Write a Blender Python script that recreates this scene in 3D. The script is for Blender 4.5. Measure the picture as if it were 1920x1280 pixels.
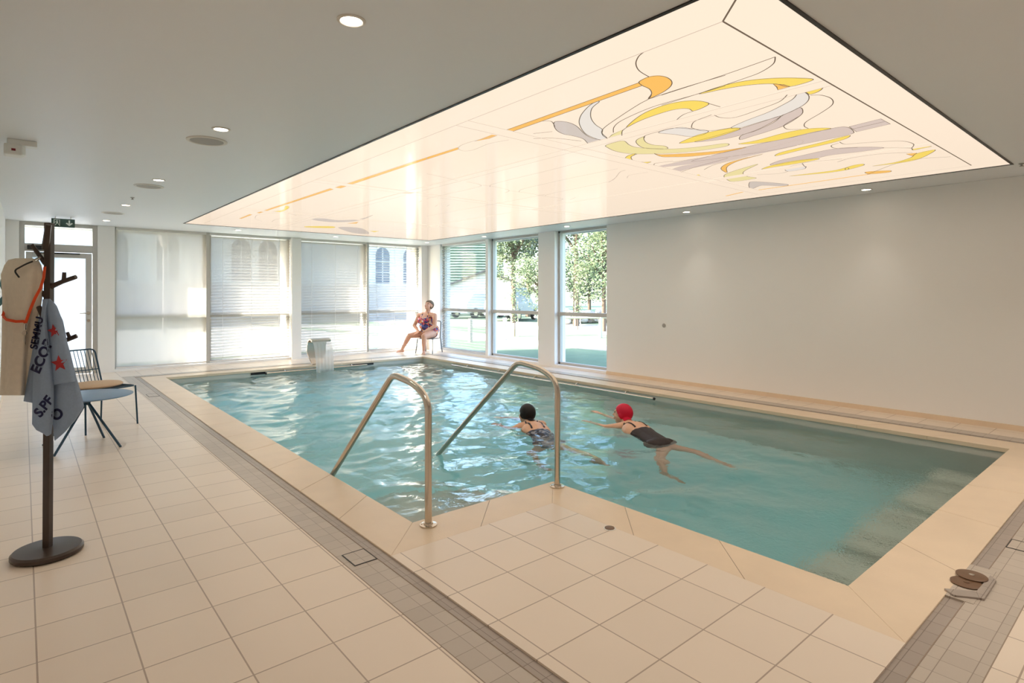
import bpy, bmesh, math, random
from mathutils import Vector, Matrix, noise
from mathutils.bvhtree import BVHTree

R = math.radians
scene = bpy.context.scene
for o in list(bpy.data.objects): bpy.data.objects.remove(o)

# ---------------------------------------------------------------- camera
# X runs across the pool, Y along it, the lens is 1.4 m above the deck
FPX, CY, YAW, EYE = 1081.7, 550.4, 0.7029, 1.4
SY, CYAW = math.sin(YAW), math.cos(YAW)
cam = bpy.data.cameras.new('camera'); camo = bpy.data.objects.new('camera', cam)
scene.collection.objects.link(camo); scene.camera = camo
camo.location = (0, 0, EYE); camo.rotation_euler = (R(90), 0, -YAW)
cam.sensor_width = 36; cam.lens = FPX / 1920 * 36
cam.shift_y = -(640 - CY) / 1920
cam.clip_start = 0.02; cam.clip_end = 500

# ---------------------------------------------------------------- sky, sun, exposure
world = bpy.data.worlds.new('sky'); scene.world = world; world.use_nodes = True
wn = world.node_tree; wn.nodes.clear()
wo = wn.nodes.new('ShaderNodeOutputWorld'); wb = wn.nodes.new('ShaderNodeBackground')
sk = wn.nodes.new('ShaderNodeTexSky'); sk.sky_type = 'NISHITA'; sk.sun_disc = False
sk.sun_elevation = R(30); sk.sun_rotation = R(-62); sk.altitude = 200; sk.dust_density = 2.5
wn.links.new(sk.outputs[0], wb.inputs[0]); wn.links.new(wb.outputs[0], wo.inputs[0])
wb.inputs[1].default_value = 1.0
sun = bpy.data.lights.new('sun', 'SUN'); suno = bpy.data.objects.new('sun', sun)
scene.collection.objects.link(suno)
SUN_DIR = Vector((1.88, -1.0, -1.21)).normalized()
suno.rotation_euler = SUN_DIR.to_track_quat('-Z', 'Y').to_euler(); suno.location = (-20, 30, 20)
sun.energy = 15.0; sun.angle = R(0.6); sun.color = (1.0, 0.95, 0.86)
PANEL_EMIT = 0.525
DOWNLIGHT_W = 26.0
vs = scene.view_settings
vs.view_transform = 'Standard'; vs.look = 'None'; vs.gamma = 1.0; vs.use_curve_mapping = False
vs.exposure = 0.80
cy = scene.cycles
cy.use_adaptive_sampling = True; cy.adaptive_threshold = 0.02; cy.max_bounces = 11; cy.diffuse_bounces = 5; cy.glossy_bounces = 5; cy.transmission_bounces = 8
cy.transparent_max_bounces = 24; cy.sample_clamp_indirect = 6.0; cy.caustics_reflective = False
cy.caustics_refractive = True; cy.blur_glossy = 1.0; cy.use_denoising = True

# ---------------------------------------------------------------- geometry of the view, used to place things where they stand
def floor_at(px, py, z=0.0):
    d = (EYE - z) * FPX / (py - CY); r = (px - 960) / FPX * d
    return Vector((d * SY + r * CYAW, d * CYAW - r * SY, z))
def at(px, py, d):
    r = (px - 960) / FPX * d
    return Vector((d * SY + r * CYAW, d * CYAW - r * SY, EYE - (py - CY) / FPX * d))
WATER = -0.11
def under(px, py, depth):
    p = floor_at(px, py, WATER); v = (p - Vector((0, 0, EYE))).normalized()
    n = Vector((0, 0, 1)); ci = -v.z; eta = 1 / 1.33
    k = 1 - eta * eta * (1 - ci * ci)
    t = v * eta + n * (eta * ci - math.sqrt(k))
    return p + t * (depth / -t.z)

# ---------------------------------------------------------------- object helpers
def link(o): scene.collection.objects.link(o); return o
def tag(o, label=None, cat=None, group=None, kind=None):
    if label: o['label'] = label
    if cat: o['category'] = cat
    if group: o['group'] = group
    if kind: o['kind'] = kind
    return o
def thing(name, label, cat, loc=(0, 0, 0), rz=0.0, group=None):
    o = bpy.data.objects.new(name, None); o.empty_display_size = 0.1
    link(o); o.location = loc; o.rotation_euler = (0, 0, rz)
    return tag(o, label, cat, group)
def copy_tree(o, parent=None, kids=None):
    c = o.copy(); link(c); c.parent = parent
    for ch in [x for x in bpy.data.objects if x.parent == o and x != c]:
        copy_tree(ch, c)
    return c

class MB:
    """collects shapes and links them as one mesh object"""
    def __init__(s): s.v = []; s.f = []; s.m = []; s.sm = []
    def add(s, vs_, fs_, m=0, smooth=False):
        b = len(s.v); s.v += [tuple(v) for v in vs_]
        for f in fs_: s.f.append([b + i for i in f]); s.m.append(m); s.sm.append(smooth)
        return s
    def box(s, x0, x1, y0, y1, z0, z1, m=0):
        x0, x1 = min(x0, x1), max(x0, x1); y0, y1 = min(y0, y1), max(y0, y1); z0, z1 = min(z0, z1), max(z0, z1)
        v = [(x0,y0,z0),(x1,y0,z0),(x1,y1,z0),(x0,y1,z0),(x0,y0,z1),(x1,y0,z1),(x1,y1,z1),(x0,y1,z1)]
        return s.add(v, [(3,2,1,0),(4,5,6,7),(0,1,5,4),(1,2,6,5),(2,3,7,6),(3,0,4,7)], m)
    def prism(s, pts, z0, z1, m=0):
        n = len(pts); a = sum(pts[i][0]*pts[(i+1)%n][1]-pts[(i+1)%n][0]*pts[i][1] for i in range(n))
        if a < 0: pts = pts[::-1]
        v = [(p[0],p[1],z0) for p in pts] + [(p[0],p[1],z1) for p in pts]
        f = [tuple(range(n-1,-1,-1)), tuple(range(n,2*n))] + [(i,(i+1)%n,n+(i+1)%n,n+i) for i in range(n)]
        return s.add(v, f, m)
    def tube(s, path, r, n=12, m=0, caps=True, flat=None):
        path = [Vector(p) for p in path]; N = len(path)
        rr = r if isinstance(r, (list, tuple)) else [r]*N
        vs_ = []; up = None
        for i, p in enumerate(path):
            t = ((path[min(i+1,N-1)] - path[max(i-1,0)])).normalized()
            if up is None:
                up = Vector((0,0,1)) if abs(t.z) < 0.9 else Vector((1,0,0))
                if flat is not None: up = Vector(flat[1])
            u = (up - t*up.dot(t)).normalized(); w = t.cross(u); up = u
            a, b = (1, 1) if flat is None else (flat[0], 1)
            for k in range(n):
                q = 2*math.pi*k/n
                vs_.append(p + (u*math.cos(q)*a + w*math.sin(q)*b)*rr[i])
        fs_ = [(i*n+k, i*n+(k+1)%n, (i+1)*n+(k+1)%n, (i+1)*n+k) for i in range(N-1) for k in range(n)]
        if caps: fs_ += [tuple(range(n-1,-1,-1)), tuple((N-1)*n+k for k in range(n))]
        return s.add(vs_, fs_, m, True)
    def lathe(s, prof, cx=0, cy_=0, n=32, m=0, caps=True, M=None):
        vs_ = []
        for r, z in prof:
            for k in range(n):
                q = 2*math.pi*k/n; p = Vector((cx+r*math.cos(q), cy_+r*math.sin(q), z))
                vs_.append(M @ p if M else p)
        N = len(prof)
        fs_ = [(i*n+k, i*n+(k+1)%n, (i+1)*n+(k+1)%n, (i+1)*n+k) for i in range(N-1) for k in range(n)]
        if caps: fs_ += [tuple(range(n-1,-1,-1)), tuple((N-1)*n+k for k in range(n))]
        return s.add(vs_, fs_, m, True)
    def face_down(s):
        for i, f in enumerate(s.f):
            a, b_, c = (Vector(s.v[k]) for k in f[:3])
            if (b_-a).cross(c-a).z > 0: s.f[i] = list(reversed(f))
        return s
    def build(s, name, mats, parent=None, bevel=0.0, loc=None, autosmooth=True):
        me = bpy.data.meshes.new(name); me.from_pydata(s.v, [], s.f); me.update()
        o = bpy.data.objects.new(name, me); link(o)
        for m in (mats if isinstance(mats, (list, tuple)) else [mats]): me.materials.append(m)
        me.polygons.foreach_set('material_index', s.m)
        me.polygons.foreach_set('use_smooth', s.sm)
        if any(s.sm):
            bm = bmesh.new(); bm.from_mesh(me)
            for e in bm.edges:
                if len(e.link_faces) == 2 and e.calc_face_angle(0) > R(40): e.smooth = False
            bm.to_mesh(me); bm.free()
        if parent is not None: o.parent = parent
        if loc: o.location = loc
        if bevel:
            b = o.modifiers.new('bevel', 'BEVEL'); b.width = bevel; b.segments = 2; b.limit_method = 'ANGLE'; b.angle_limit = R(40)
        return o
def fillet(pts, r, n=6):
    """round the corners of a polyline"""
    pts = [Vector(p) for p in pts]; out = [pts[0]]
    for i in range(1, len(pts)-1):
        p, a, b = pts[i], pts[i-1], pts[i+1]
        ra = r[i-1] if isinstance(r, (list, tuple)) else r
        ua, ub = (a-p), (b-p); d = min(ra, ua.length*0.49, ub.length*0.49)
        A, B = p + ua.normalized()*d, p + ub.normalized()*d
        for k in range(n+1):
            t = k/n; out.append(A*(1-t)**2 + p*2*t*(1-t) + B*t*t)
    out.append(pts[-1]); return out

# ---------------------------------------------------------------- materials
def mat(name, col, rough=0.5, metal=0.0, emit=None, estr=0.0, spec=0.5, trans=0.0, ior=1.45, coat=0.0):
    m = bpy.data.materials.new(name); m.use_nodes = True; b = m.node_tree.nodes['Principled BSDF']
    b.inputs['Base Color'].default_value = (*col, 1); b.inputs['Roughness'].default_value = rough
    b.inputs['Metallic'].default_value = metal; b.inputs['Specular IOR Level'].default_value = spec
    b.inputs['Transmission Weight'].default_value = trans; b.inputs['IOR'].default_value = ior
    b.inputs['Coat Weight'].default_value = coat
    if emit: b.inputs['Emission Color'].default_value = (*emit, 1); b.inputs['Emission Strength'].default_value = estr
    return m
def nd(m, t, **k):
    n = m.node_tree.nodes.new(t)
    for a, v in k.items():
        if a.startswith('i_'): n.inputs[a[2:].replace('_', ' ')].default_value = v
        else: setattr(n, a, v)
    return n
def lk(m, a, b): m.node_tree.links.new(a, b)
def vary(m, scale=3.0, amt=0.12, bump=0.0, bscale=60.0, obj=True):
    """mottle the base colour a little and add a fine bump"""
    b = m.node_tree.nodes['Principled BSDF']; c = tuple(b.inputs['Base Color'].default_value)
    tc = nd(m, 'ShaderNodeNewGeometry'); ns = nd(m, 'ShaderNodeTexNoise', i_Scale=scale, i_Detail=4.0)
    lk(m, tc.outputs['Position'], ns.inputs['Vector'])
    mx = nd(m, 'ShaderNodeMix', data_type='RGBA')
    mx.inputs[6].default_value = tuple(min(1, x*(1-amt)) for x in c[:3]) + (1,)
    mx.inputs[7].default_value = tuple(min(1, x*(1+amt)) for x in c[:3]) + (1,)
    lk(m, ns.outputs['Fac'], mx.inputs[0]); lk(m, mx.outputs[2], b.inputs['Base Color'])
    if bump:
        n2 = nd(m, 'ShaderNodeTexNoise', i_Scale=bscale, i_Detail=3.0); bp = nd(m, 'ShaderNodeBump', i_Strength=bump, i_Distance=0.01)
        lk(m, tc.outputs['Position'], n2.inputs['Vector']); lk(m, n2.outputs['Fac'], bp.inputs['Height']); lk(m, bp.outputs[0], b.inputs['Normal'])
    return m

def tile_mat(name, col, grout, px, py, ox, oy, wid=0.004, rough=0.35, amt=0.06):
    """square tiles laid on a world grid, grout lines, each tile a slightly different tone"""
    m = mat(name, col, rough); b = m.node_tree.nodes['Principled BSDF']
    g = nd(m, 'ShaderNodeNewGeometry'); sp = nd(m, 'ShaderNodeSeparateXYZ'); lk(m, g.outputs['Position'], sp.inputs[0])
    lines = []; cells = []
    for ax, p, o_ in ((0, px, ox), (1, py, oy)):
        a = nd(m, 'ShaderNodeMath', operation='SUBTRACT'); lk(m, sp.outputs[ax], a.inputs[0]); a.inputs[1].default_value = o_
        d = nd(m, 'ShaderNodeMath', operation='DIVIDE'); lk(m, a.outputs[0], d.inputs[0]); d.inputs[1].default_value = p
        fl = nd(m, 'ShaderNodeMath', operation='FLOOR'); lk(m, d.outputs[0], fl.inputs[0]); cells.append(fl)
        fr = nd(m, 'ShaderNodeMath', operation='FRACT'); lk(m, d.outputs[0], fr.inputs[0])
        pp = nd(m, 'ShaderNodeMath', operation='PINGPONG'); lk(m, fr.outputs[0], pp.inputs[0]); pp.inputs[1].default_value = 0.5
        lt = nd(m, 'ShaderNodeMath', operation='LESS_THAN'); lk(m, pp.outputs[0], lt.inputs[0]); lt.inputs[1].default_value = wid/2/p
        lines.append(lt)
    mxl = nd(m, 'ShaderNodeMath', operation='MAXIMUM'); lk(m, lines[0].outputs[0], mxl.inputs[0]); lk(m, lines[1].outputs[0], mxl.inputs[1])
    cb = nd(m, 'ShaderNodeCombineXYZ'); lk(m, cells[0].outputs[0], cb.inputs[0]); lk(m, cells[1].outputs[0], cb.inputs[1])
    wnz = nd(m, 'ShaderNodeTexWhiteNoise', noise_dimensions='3D'); lk(m, cb.outputs[0], wnz.inputs['Vector'])
    ns = nd(m, 'ShaderNodeTexNoise', i_Scale=2.5, i_Detail=5.0); lk(m, g.outputs['Position'], ns.inputs['Vector'])
    ad = nd(m, 'ShaderNodeMath', operation='ADD'); lk(m, wnz.outputs['Value'], ad.inputs[0]); lk(m, ns.outputs['Fac'], ad.inputs[1])
    hf = nd(m, 'ShaderNodeMath', operation='MULTIPLY'); lk(m, ad.outputs[0], hf.inputs[0]); hf.inputs[1].default_value = 0.5
    m1 = nd(m, 'ShaderNodeMix', data_type='RGBA')
    m1.inputs[6].default_value = (*[x*(1-amt) for x in col], 1); m1.inputs[7].default_value = (*[min(1, x*(1+amt)) for x in col], 1)
    lk(m, hf.outputs[0], m1.inputs[0])
    m2 = nd(m, 'ShaderNodeMix', data_type='RGBA'); lk(m, mxl.outputs[0], m2.inputs[0]); lk(m, m1.outputs[2], m2.inputs[6]); m2.inputs[7].default_value = (*grout, 1)
    lk(m, m2.outputs[2], b.inputs['Base Color'])
    bp = nd(m, 'ShaderNodeBump', i_Strength=0.6, i_Distance=0.002, invert=True); lk(m, mxl.outputs[0], bp.inputs['Height']); lk(m, bp.outputs[0], b.inputs['Normal'])
    return m

M = {}
T = 0.3033
M['tile'] = tile_mat('deck_tile', (0.82, 0.70, 0.585), (0.45, 0.35, 0.28), T, T, 0.343, 0.713, 0.006, 0.29)
M['coping'] = vary(mat('coping_stone', (0.80, 0.64, 0.475), 0.34), 4.0, 0.10, 0.08, 90)
M['joint'] = mat('joint_grout', (0.34, 0.27, 0.21), 0.8)
M['gutter'] = tile_mat('gutter_tile', (0.52, 0.45, 0.385), (0.33, 0.27, 0.22), 0.101, 0.101, 0.05, 0.02, 0.003, 0.35, 0.10)
M['gutter_dark'] = tile_mat('gutter_dark_tile', (0.38, 0.32, 0.28), (0.22, 0.18, 0.15), 0.101, 0.101, 0.05, 0.02, 0.003, 0.3, 0.10)
M['wall'] = vary(mat('wall_paint', (0.90, 0.885, 0.87), 0.6), 1.0, 0.01)
M['ceiling'] = vary(mat('ceiling_paint', (0.84, 0.86, 0.90), 0.45), 1.0, 0.01)
M['white'] = mat('white_plastic', (0.80, 0.80, 0.78), 0.35)
M['trimwhite'] = mat('white_trim_paint', (0.76, 0.73, 0.69), 0.45)
M['alu'] = mat('window_frame_paint', (0.55, 0.53, 0.50), 0.4, 0.0)
M['black'] = mat('black_plastic', (0.02, 0.02, 0.022), 0.4)
M['steel'] = vary(mat('stainless_steel', (0.66, 0.60, 0.53), 0.22, 1.0), 8, 0.05)
M['liner'] = vary(mat('pool_liner', (0.60, 0.585, 0.53), 0.45), 3.0, 0.05)
M['bench'] = vary(mat('pool_bench_tile', (0.80, 0.79, 0.70), 0.45), 3.0, 0.05)
M['liner_floor'] = vary(mat('pool_floor_paint', (0.76, 0.87, 0.88), 0.5), 3.0, 0.03)
M['liner_dark'] = mat('pool_recess', (0.16, 0.17, 0.15), 0.5)
M['wood'] = vary(mat('wenge_wood', (0.055, 0.036, 0.028), 0.35), 12, 0.3)
M['blue'] = mat('dark_blue_steel', (0.012, 0.055, 0.10), 0.35)
M['bluetop'] = mat('blue_table_top', (0.14, 0.24, 0.38), 0.35)
M['cushion'] = vary(mat('beige_cushion', (0.56, 0.40, 0.27), 0.85), 60, 0.1, 0.2, 300)
M['robe'] = vary(mat('robe_fabric', (0.82, 0.73, 0.61), 0.95), 40, 0.08, 0.3, 400)
M['towel'] = vary(mat('blue_grey_terry', (0.31, 0.40, 0.55), 0.95), 80, 0.10, 0.4, 500)
M['ink'] = mat('navy_letters', (0.015, 0.018, 0.07), 0.9)
M['redstar'] = mat('red_star', (0.42, 0.035, 0.04), 0.9)
M['orange'] = mat('orange_lanyard', (0.85, 0.085, 0.012), 0.6)
M['teal'] = mat('teal_strap', (0.10, 0.24, 0.28), 0.8)
M['signgreen'] = mat('exit_sign_green', (0.05, 0.10, 0.085), 0.4)
M['signwhite'] = mat('exit_sign_white', (0.75, 0.8, 0.75), 0.4)
M['brownplate'] = vary(mat('brown_plate', (0.16, 0.085, 0.045), 0.35), 30, 0.15)
M['skin'] = vary(mat('skin', (0.74, 0.45, 0.31), 0.5), 15, 0.06)
M['skin2'] = vary(mat('skin_pale', (0.72, 0.40, 0.28), 0.5), 15, 0.06)
for k in ('skin', 'skin2'):
    M[k].node_tree.nodes['Principled BSDF'].inputs['Subsurface Weight'].default_value = 0.12
    M[k].node_tree.nodes['Principled BSDF'].inputs['Subsurface Radius'].default_value = (0.02, 0.008, 0.005)
M['hair'] = vary(mat('grey_blond_hair', (0.17, 0.12, 0.08), 0.7), 60, 0.25)
M['eye'] = mat('eye_dark', (0.02, 0.015, 0.012), 0.3)
M['lip'] = mat('lip', (0.45, 0.12, 0.10), 0.5)
M['capblack'] = mat('black_cap', (0.006, 0.006, 0.008), 0.5)
M['capred'] = mat('red_cap', (0.66, 0.002, 0.045), 0.5)
M['suitdark'] = vary(mat('dark_suit', (0.022, 0.013, 0.014), 0.6), 40, 0.3)
M['downlamp'] = mat('lamp_glow', (1, 0.9, 0.8), 0.5, emit=(1.0, 0.84, 0.66), estr=9.0)
M['ventgrey'] = mat('vent_grey', (0.42, 0.40, 0.38), 0.6)

def pattern_suit(name, cols, scale):
    m = mat(name, cols[0], 0.6); b = m.node_tree.nodes['Principled BSDF']
    tc = nd(m, 'ShaderNodeNewGeometry'); v = nd(m, 'ShaderNodeTexVoronoi', i_Scale=scale); lk(m, tc.outputs['Position'], v.inputs['Vector'])
    sx = nd(m, 'ShaderNodeSeparateColor'); lk(m, v.outputs['Color'], sx.inputs[0])
    cr = nd(m, 'ShaderNodeValToRGB'); cr.color_ramp.interpolation = 'CONSTANT'
    el = cr.color_ramp.elements
    while len(el) < len(cols): el.new(0.5)
    for i, c in enumerate(cols): el[i].position = i/len(cols); el[i].color = (*c, 1)
    lk(m, sx.outputs[0], cr.inputs[0]); lk(m, cr.outputs[0], b.inputs['Base Color']); return m
M['suitflower'] = pattern_suit('patterned_suit', [(0.60,0.12,0.05),(0.03,0.03,0.16),(0.75,0.35,0.08),(0.40,0.03,0.10),(0.08,0.10,0.35),(0.75,0.6,0.55),(0.05,0.02,0.07),(0.65,0.08,0.10)], 26)
M['suitspot'] = pattern_suit('spotted_dark_suit', [(0.015,0.02,0.04),(0.02,0.02,0.03),(0.05,0.08,0.16),(0.015,0.015,0.02),(0.25,0.28,0.35)], 34)

# glass: thin clear panes
gm = bpy.data.materials.new('window_glass'); gm.use_nodes = True; gm.node_tree.nodes.clear()
_o = nd(gm, 'ShaderNodeOutputMaterial'); _t = nd(gm, 'ShaderNodeBsdfTransparent'); _g = nd(gm, 'ShaderNodeBsdfGlossy', i_Roughness=0.02)
_t.inputs[0].default_value = (0.93, 0.95, 0.95, 1); _f = nd(gm, 'ShaderNodeFresnel', i_IOR=1.4); _m = nd(gm, 'ShaderNodeMixShader')
_bf = nd(gm, 'ShaderNodeNewGeometry'); _s1 = nd(gm, 'ShaderNodeMath', operation='SUBTRACT'); _s1.inputs[0].default_value = 1.0; lk(gm, _bf.outputs['Backfacing'], _s1.inputs[1])
_mu = nd(gm, 'ShaderNodeMath', operation='MULTIPLY'); lk(gm, _f.outputs[0], _mu.inputs[0]); lk(gm, _s1.outputs[0], _mu.inputs[1]); lk(gm, _mu.outputs[0], _m.inputs[0]); lk(gm, _t.outputs[0], _m.inputs[1]); lk(gm, _g.outputs[0], _m.inputs[2]); lk(gm, _m.outputs[0], _o.inputs[0])
M['glass'] = gm
# frosted glass of the door
fm = bpy.data.materials.new('frosted_glass'); fm.use_nodes = True; fm.node_tree.nodes.clear()
_o = nd(fm, 'ShaderNodeOutputMaterial'); _t = nd(fm, 'ShaderNodeBsdfTranslucent'); _t.inputs[0].default_value = (0.62, 0.68, 0.74, 1)
_g = nd(fm, 'ShaderNodeBsdfDiffuse'); _g.inputs[0].default_value = (0.8, 0.85, 0.9, 1); _m = nd(fm, 'ShaderNodeMixShader'); _m.inputs[0].default_value = 0.15
lk(fm, _t.outputs[0], _m.inputs[1]); lk(fm, _g.outputs[0], _m.inputs[2]); lk(fm, _m.outputs[0], _o.inputs[0])
M['frost'] = fm
# sheer blind fabric
def sheer(name, clear, tcol, dcol, dmix=0.4):
    m = bpy.data.materials.new(name); m.use_nodes = True; m.node_tree.nodes.clear()
    o = nd(m, 'ShaderNodeOutputMaterial'); tl = nd(m, 'ShaderNodeBsdfTranslucent'); tl.inputs[0].default_value = (*tcol, 1)
    df = nd(m, 'ShaderNodeBsdfDiffuse'); df.inputs[0].default_value = (*dcol, 1); a = nd(m, 'ShaderNodeMixShader'); a.inputs[0].default_value = dmix
    tr = nd(m, 'ShaderNodeBsdfTransparent'); b = nd(m, 'ShaderNodeMixShader'); b.inputs[0].default_value = clear
    lk(m, tl.outputs[0], a.inputs[1]); lk(m, df.outputs[0], a.inputs[2]); lk(m, a.outputs[0], b.inputs[1]); lk(m, tr.outputs[0], b.inputs[2]); lk(m, b.outputs[0], o.inputs[0])
    return m
M['blind_dense'] = sheer('roller_fabric', 0.10, (0.41, 0.385, 0.345), (0.62, 0.58, 0.52), 0.5)
M['slat'] = sheer('blind_slat', 0.14, (0.40, 0.375, 0.335), (0.62, 0.58, 0.52), 0.5)
M['slat_open'] = sheer('blind_slat_open', 0.55, (0.55, 0.55, 0.52), (0.65, 0.64, 0.60), 0.4)
# pool water
wm = bpy.data.materials.new('pool_water'); wm.use_nodes = True; b = wm.node_tree.nodes['Principled BSDF']
b.inputs['Base Color'].default_value = (1, 1, 1, 1); b.inputs['Roughness'].default_value = 0.0; b.inputs['IOR'].default_value = 1.33; b.inputs['Transmission Weight'].default_value = 1.0
_g = nd(wm, 'ShaderNodeNewGeometry'); _n = nd(wm, 'ShaderNodeTexNoise', i_Scale=9.0, i_Detail=3.0, i_Distortion=0.6)
_b = nd(wm, 'ShaderNodeBump', i_Strength=0.45, i_Distance=0.014)
_n2 = nd(wm, 'ShaderNodeTexNoise', i_Scale=38.0, i_Detail=2.0, i_Distortion=1.2); _b2 = nd(wm, 'ShaderNodeBump', i_Distance=0.014)
_sp = nd(wm, 'ShaderNodeSeparateXYZ'); _mr = nd(wm, 'ShaderNodeMapRange'); _mr.inputs[1].default_value = 2.3; _mr.inputs[2].default_value = 1.6; _mr.inputs[3].default_value = 0.03; _mr.inputs[4].default_value = 0.65
lk(wm, _g.outputs['Position'], _sp.inputs[0]); lk(wm, _sp.outputs[1], _mr.inputs[0]); lk(wm, _mr.outputs[0], _b2.inputs['Strength'])   # air jets roughen the water over the bench
lk(wm, _g.outputs['Position'], _n.inputs['Vector']); lk(wm, _n.outputs['Fac'], _b.inputs['Height']); lk(wm, _g.outputs['Position'], _n2.inputs['Vector']); lk(wm, _n2.outputs['Fac'], _b2.inputs['Height'])
lk(wm, _b.outputs[0], _b2.inputs['Normal']); lk(wm, _b2.outputs[0], b.inputs['Normal'])
_v = nd(wm, 'ShaderNodeVolumeAbsorption'); _v.inputs['Color'].default_value = (0.12, 0.92, 0.985, 1); _v.inputs['Density'].default_value = 0.30
lk(wm, _v.outputs[0], [n for n in wm.node_tree.nodes if n.type == 'OUTPUT_MATERIAL'][0].inputs['Volume'])
M['water'] = wm
M['fall'] = sheer('falling_water', 0.48, (0.85, 0.88, 0.9), (0.9, 0.9, 0.9), 0.5)
# the backlit ceiling panel and its printed colours
def lit(name, col, k=1.0):
    m = bpy.data.materials.new(name); m.use_nodes = True; m.node_tree.nodes.clear()
    o = nd(m, 'ShaderNodeOutputMaterial'); e_ = nd(m, 'ShaderNodeEmission', i_Strength=PANEL_EMIT*1.18*k); e_.inputs[0].default_value = (*col, 1)
    g = nd(m, 'ShaderNodeBsdfGlossy', i_Roughness=0.12); f = nd(m, 'ShaderNodeFresnel', i_IOR=1.35); mu = nd(m, 'ShaderNodeMath', operation='MULTIPLY'); mu.inputs[1].default_value = 0.38
    x = nd(m, 'ShaderNodeMixShader'); lk(m, f.outputs[0], mu.inputs[0]); lk(m, mu.outputs[0], x.inputs[0]); lk(m, e_.outputs[0], x.inputs[1]); lk(m, g.outputs[0], x.inputs[2]); lk(m, x.outputs[0], o.inputs[0])
    return m
PC = (1.0, 0.82, 0.645)
M['panel'] = lit('backlit_film', PC)
M['O'] = lit('film_orange', (0.96, 0.52, 0.12)); M['Y'] = lit('film_yellow', (0.96, 0.70, 0.13)); M['P'] = lit('film_pale_yellow', (0.87, 0.74, 0.36))
M['G'] = lit('film_grey', (0.66, 0.56, 0.49)); M['B'] = lit('film_taupe', (0.70, 0.56, 0.49)); M['L'] = lit('film_pale_grey', (0.84, 0.76, 0.68))
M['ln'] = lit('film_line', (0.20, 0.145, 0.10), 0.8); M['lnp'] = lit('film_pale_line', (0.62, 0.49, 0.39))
# outdoors
M['grass'] = vary(mat('lawn', (0.12, 0.17, 0.095), 0.9), 2.0, 0.3, 0.5, 80)
M['path'] = vary(mat('pale_gravel', (0.34, 0.32, 0.29), 0.9), 8.0, 0.1)
M['render'] = vary(mat('cream_render', (0.70, 0.68, 0.63), 0.9), 0.5, 0.04)
M['stone'] = vary(mat('grey_stone', (0.40, 0.38, 0.37), 0.9), 1.0, 0.12)
M['bark'] = vary(mat('bark', (0.12, 0.085, 0.06), 0.9), 10, 0.3)
M['leaf'] = vary(mat('leaves', (0.055, 0.095, 0.045), 0.6), 1.2, 0.4); M['leafpale'] = vary(mat('pale_leaves', (0.13, 0.17, 0.08), 0.6), 1.2, 0.4)
M['louvre'] = mat('green_louvre', (0.09, 0.15, 0.11), 0.6)
M['carpaint'] = mat('car_paint_grey', (0.30, 0.32, 0.36), 0.3, coat=0.5); M['carwhite'] = mat('car_paint_white', (0.75, 0.75, 0.75), 0.3, coat=0.5)
M['carglass'] = mat('car_window', (0.03, 0.035, 0.045), 0.1); M['tyre'] = mat('tyre', (0.02, 0.02, 0.02), 0.8); M['roof'] = mat('roof_slate', (0.12, 0.11, 0.11), 0.8)
M['timber'] = mat('pale_timber', (0.50, 0.42, 0.33), 0.8); M['winblue'] = mat('arched_pane', (0.12, 0.16, 0.22), 0.2)
M['flowerpink'] = mat('rubble', (0.5, 0.44, 0.40), 0.9)

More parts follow.
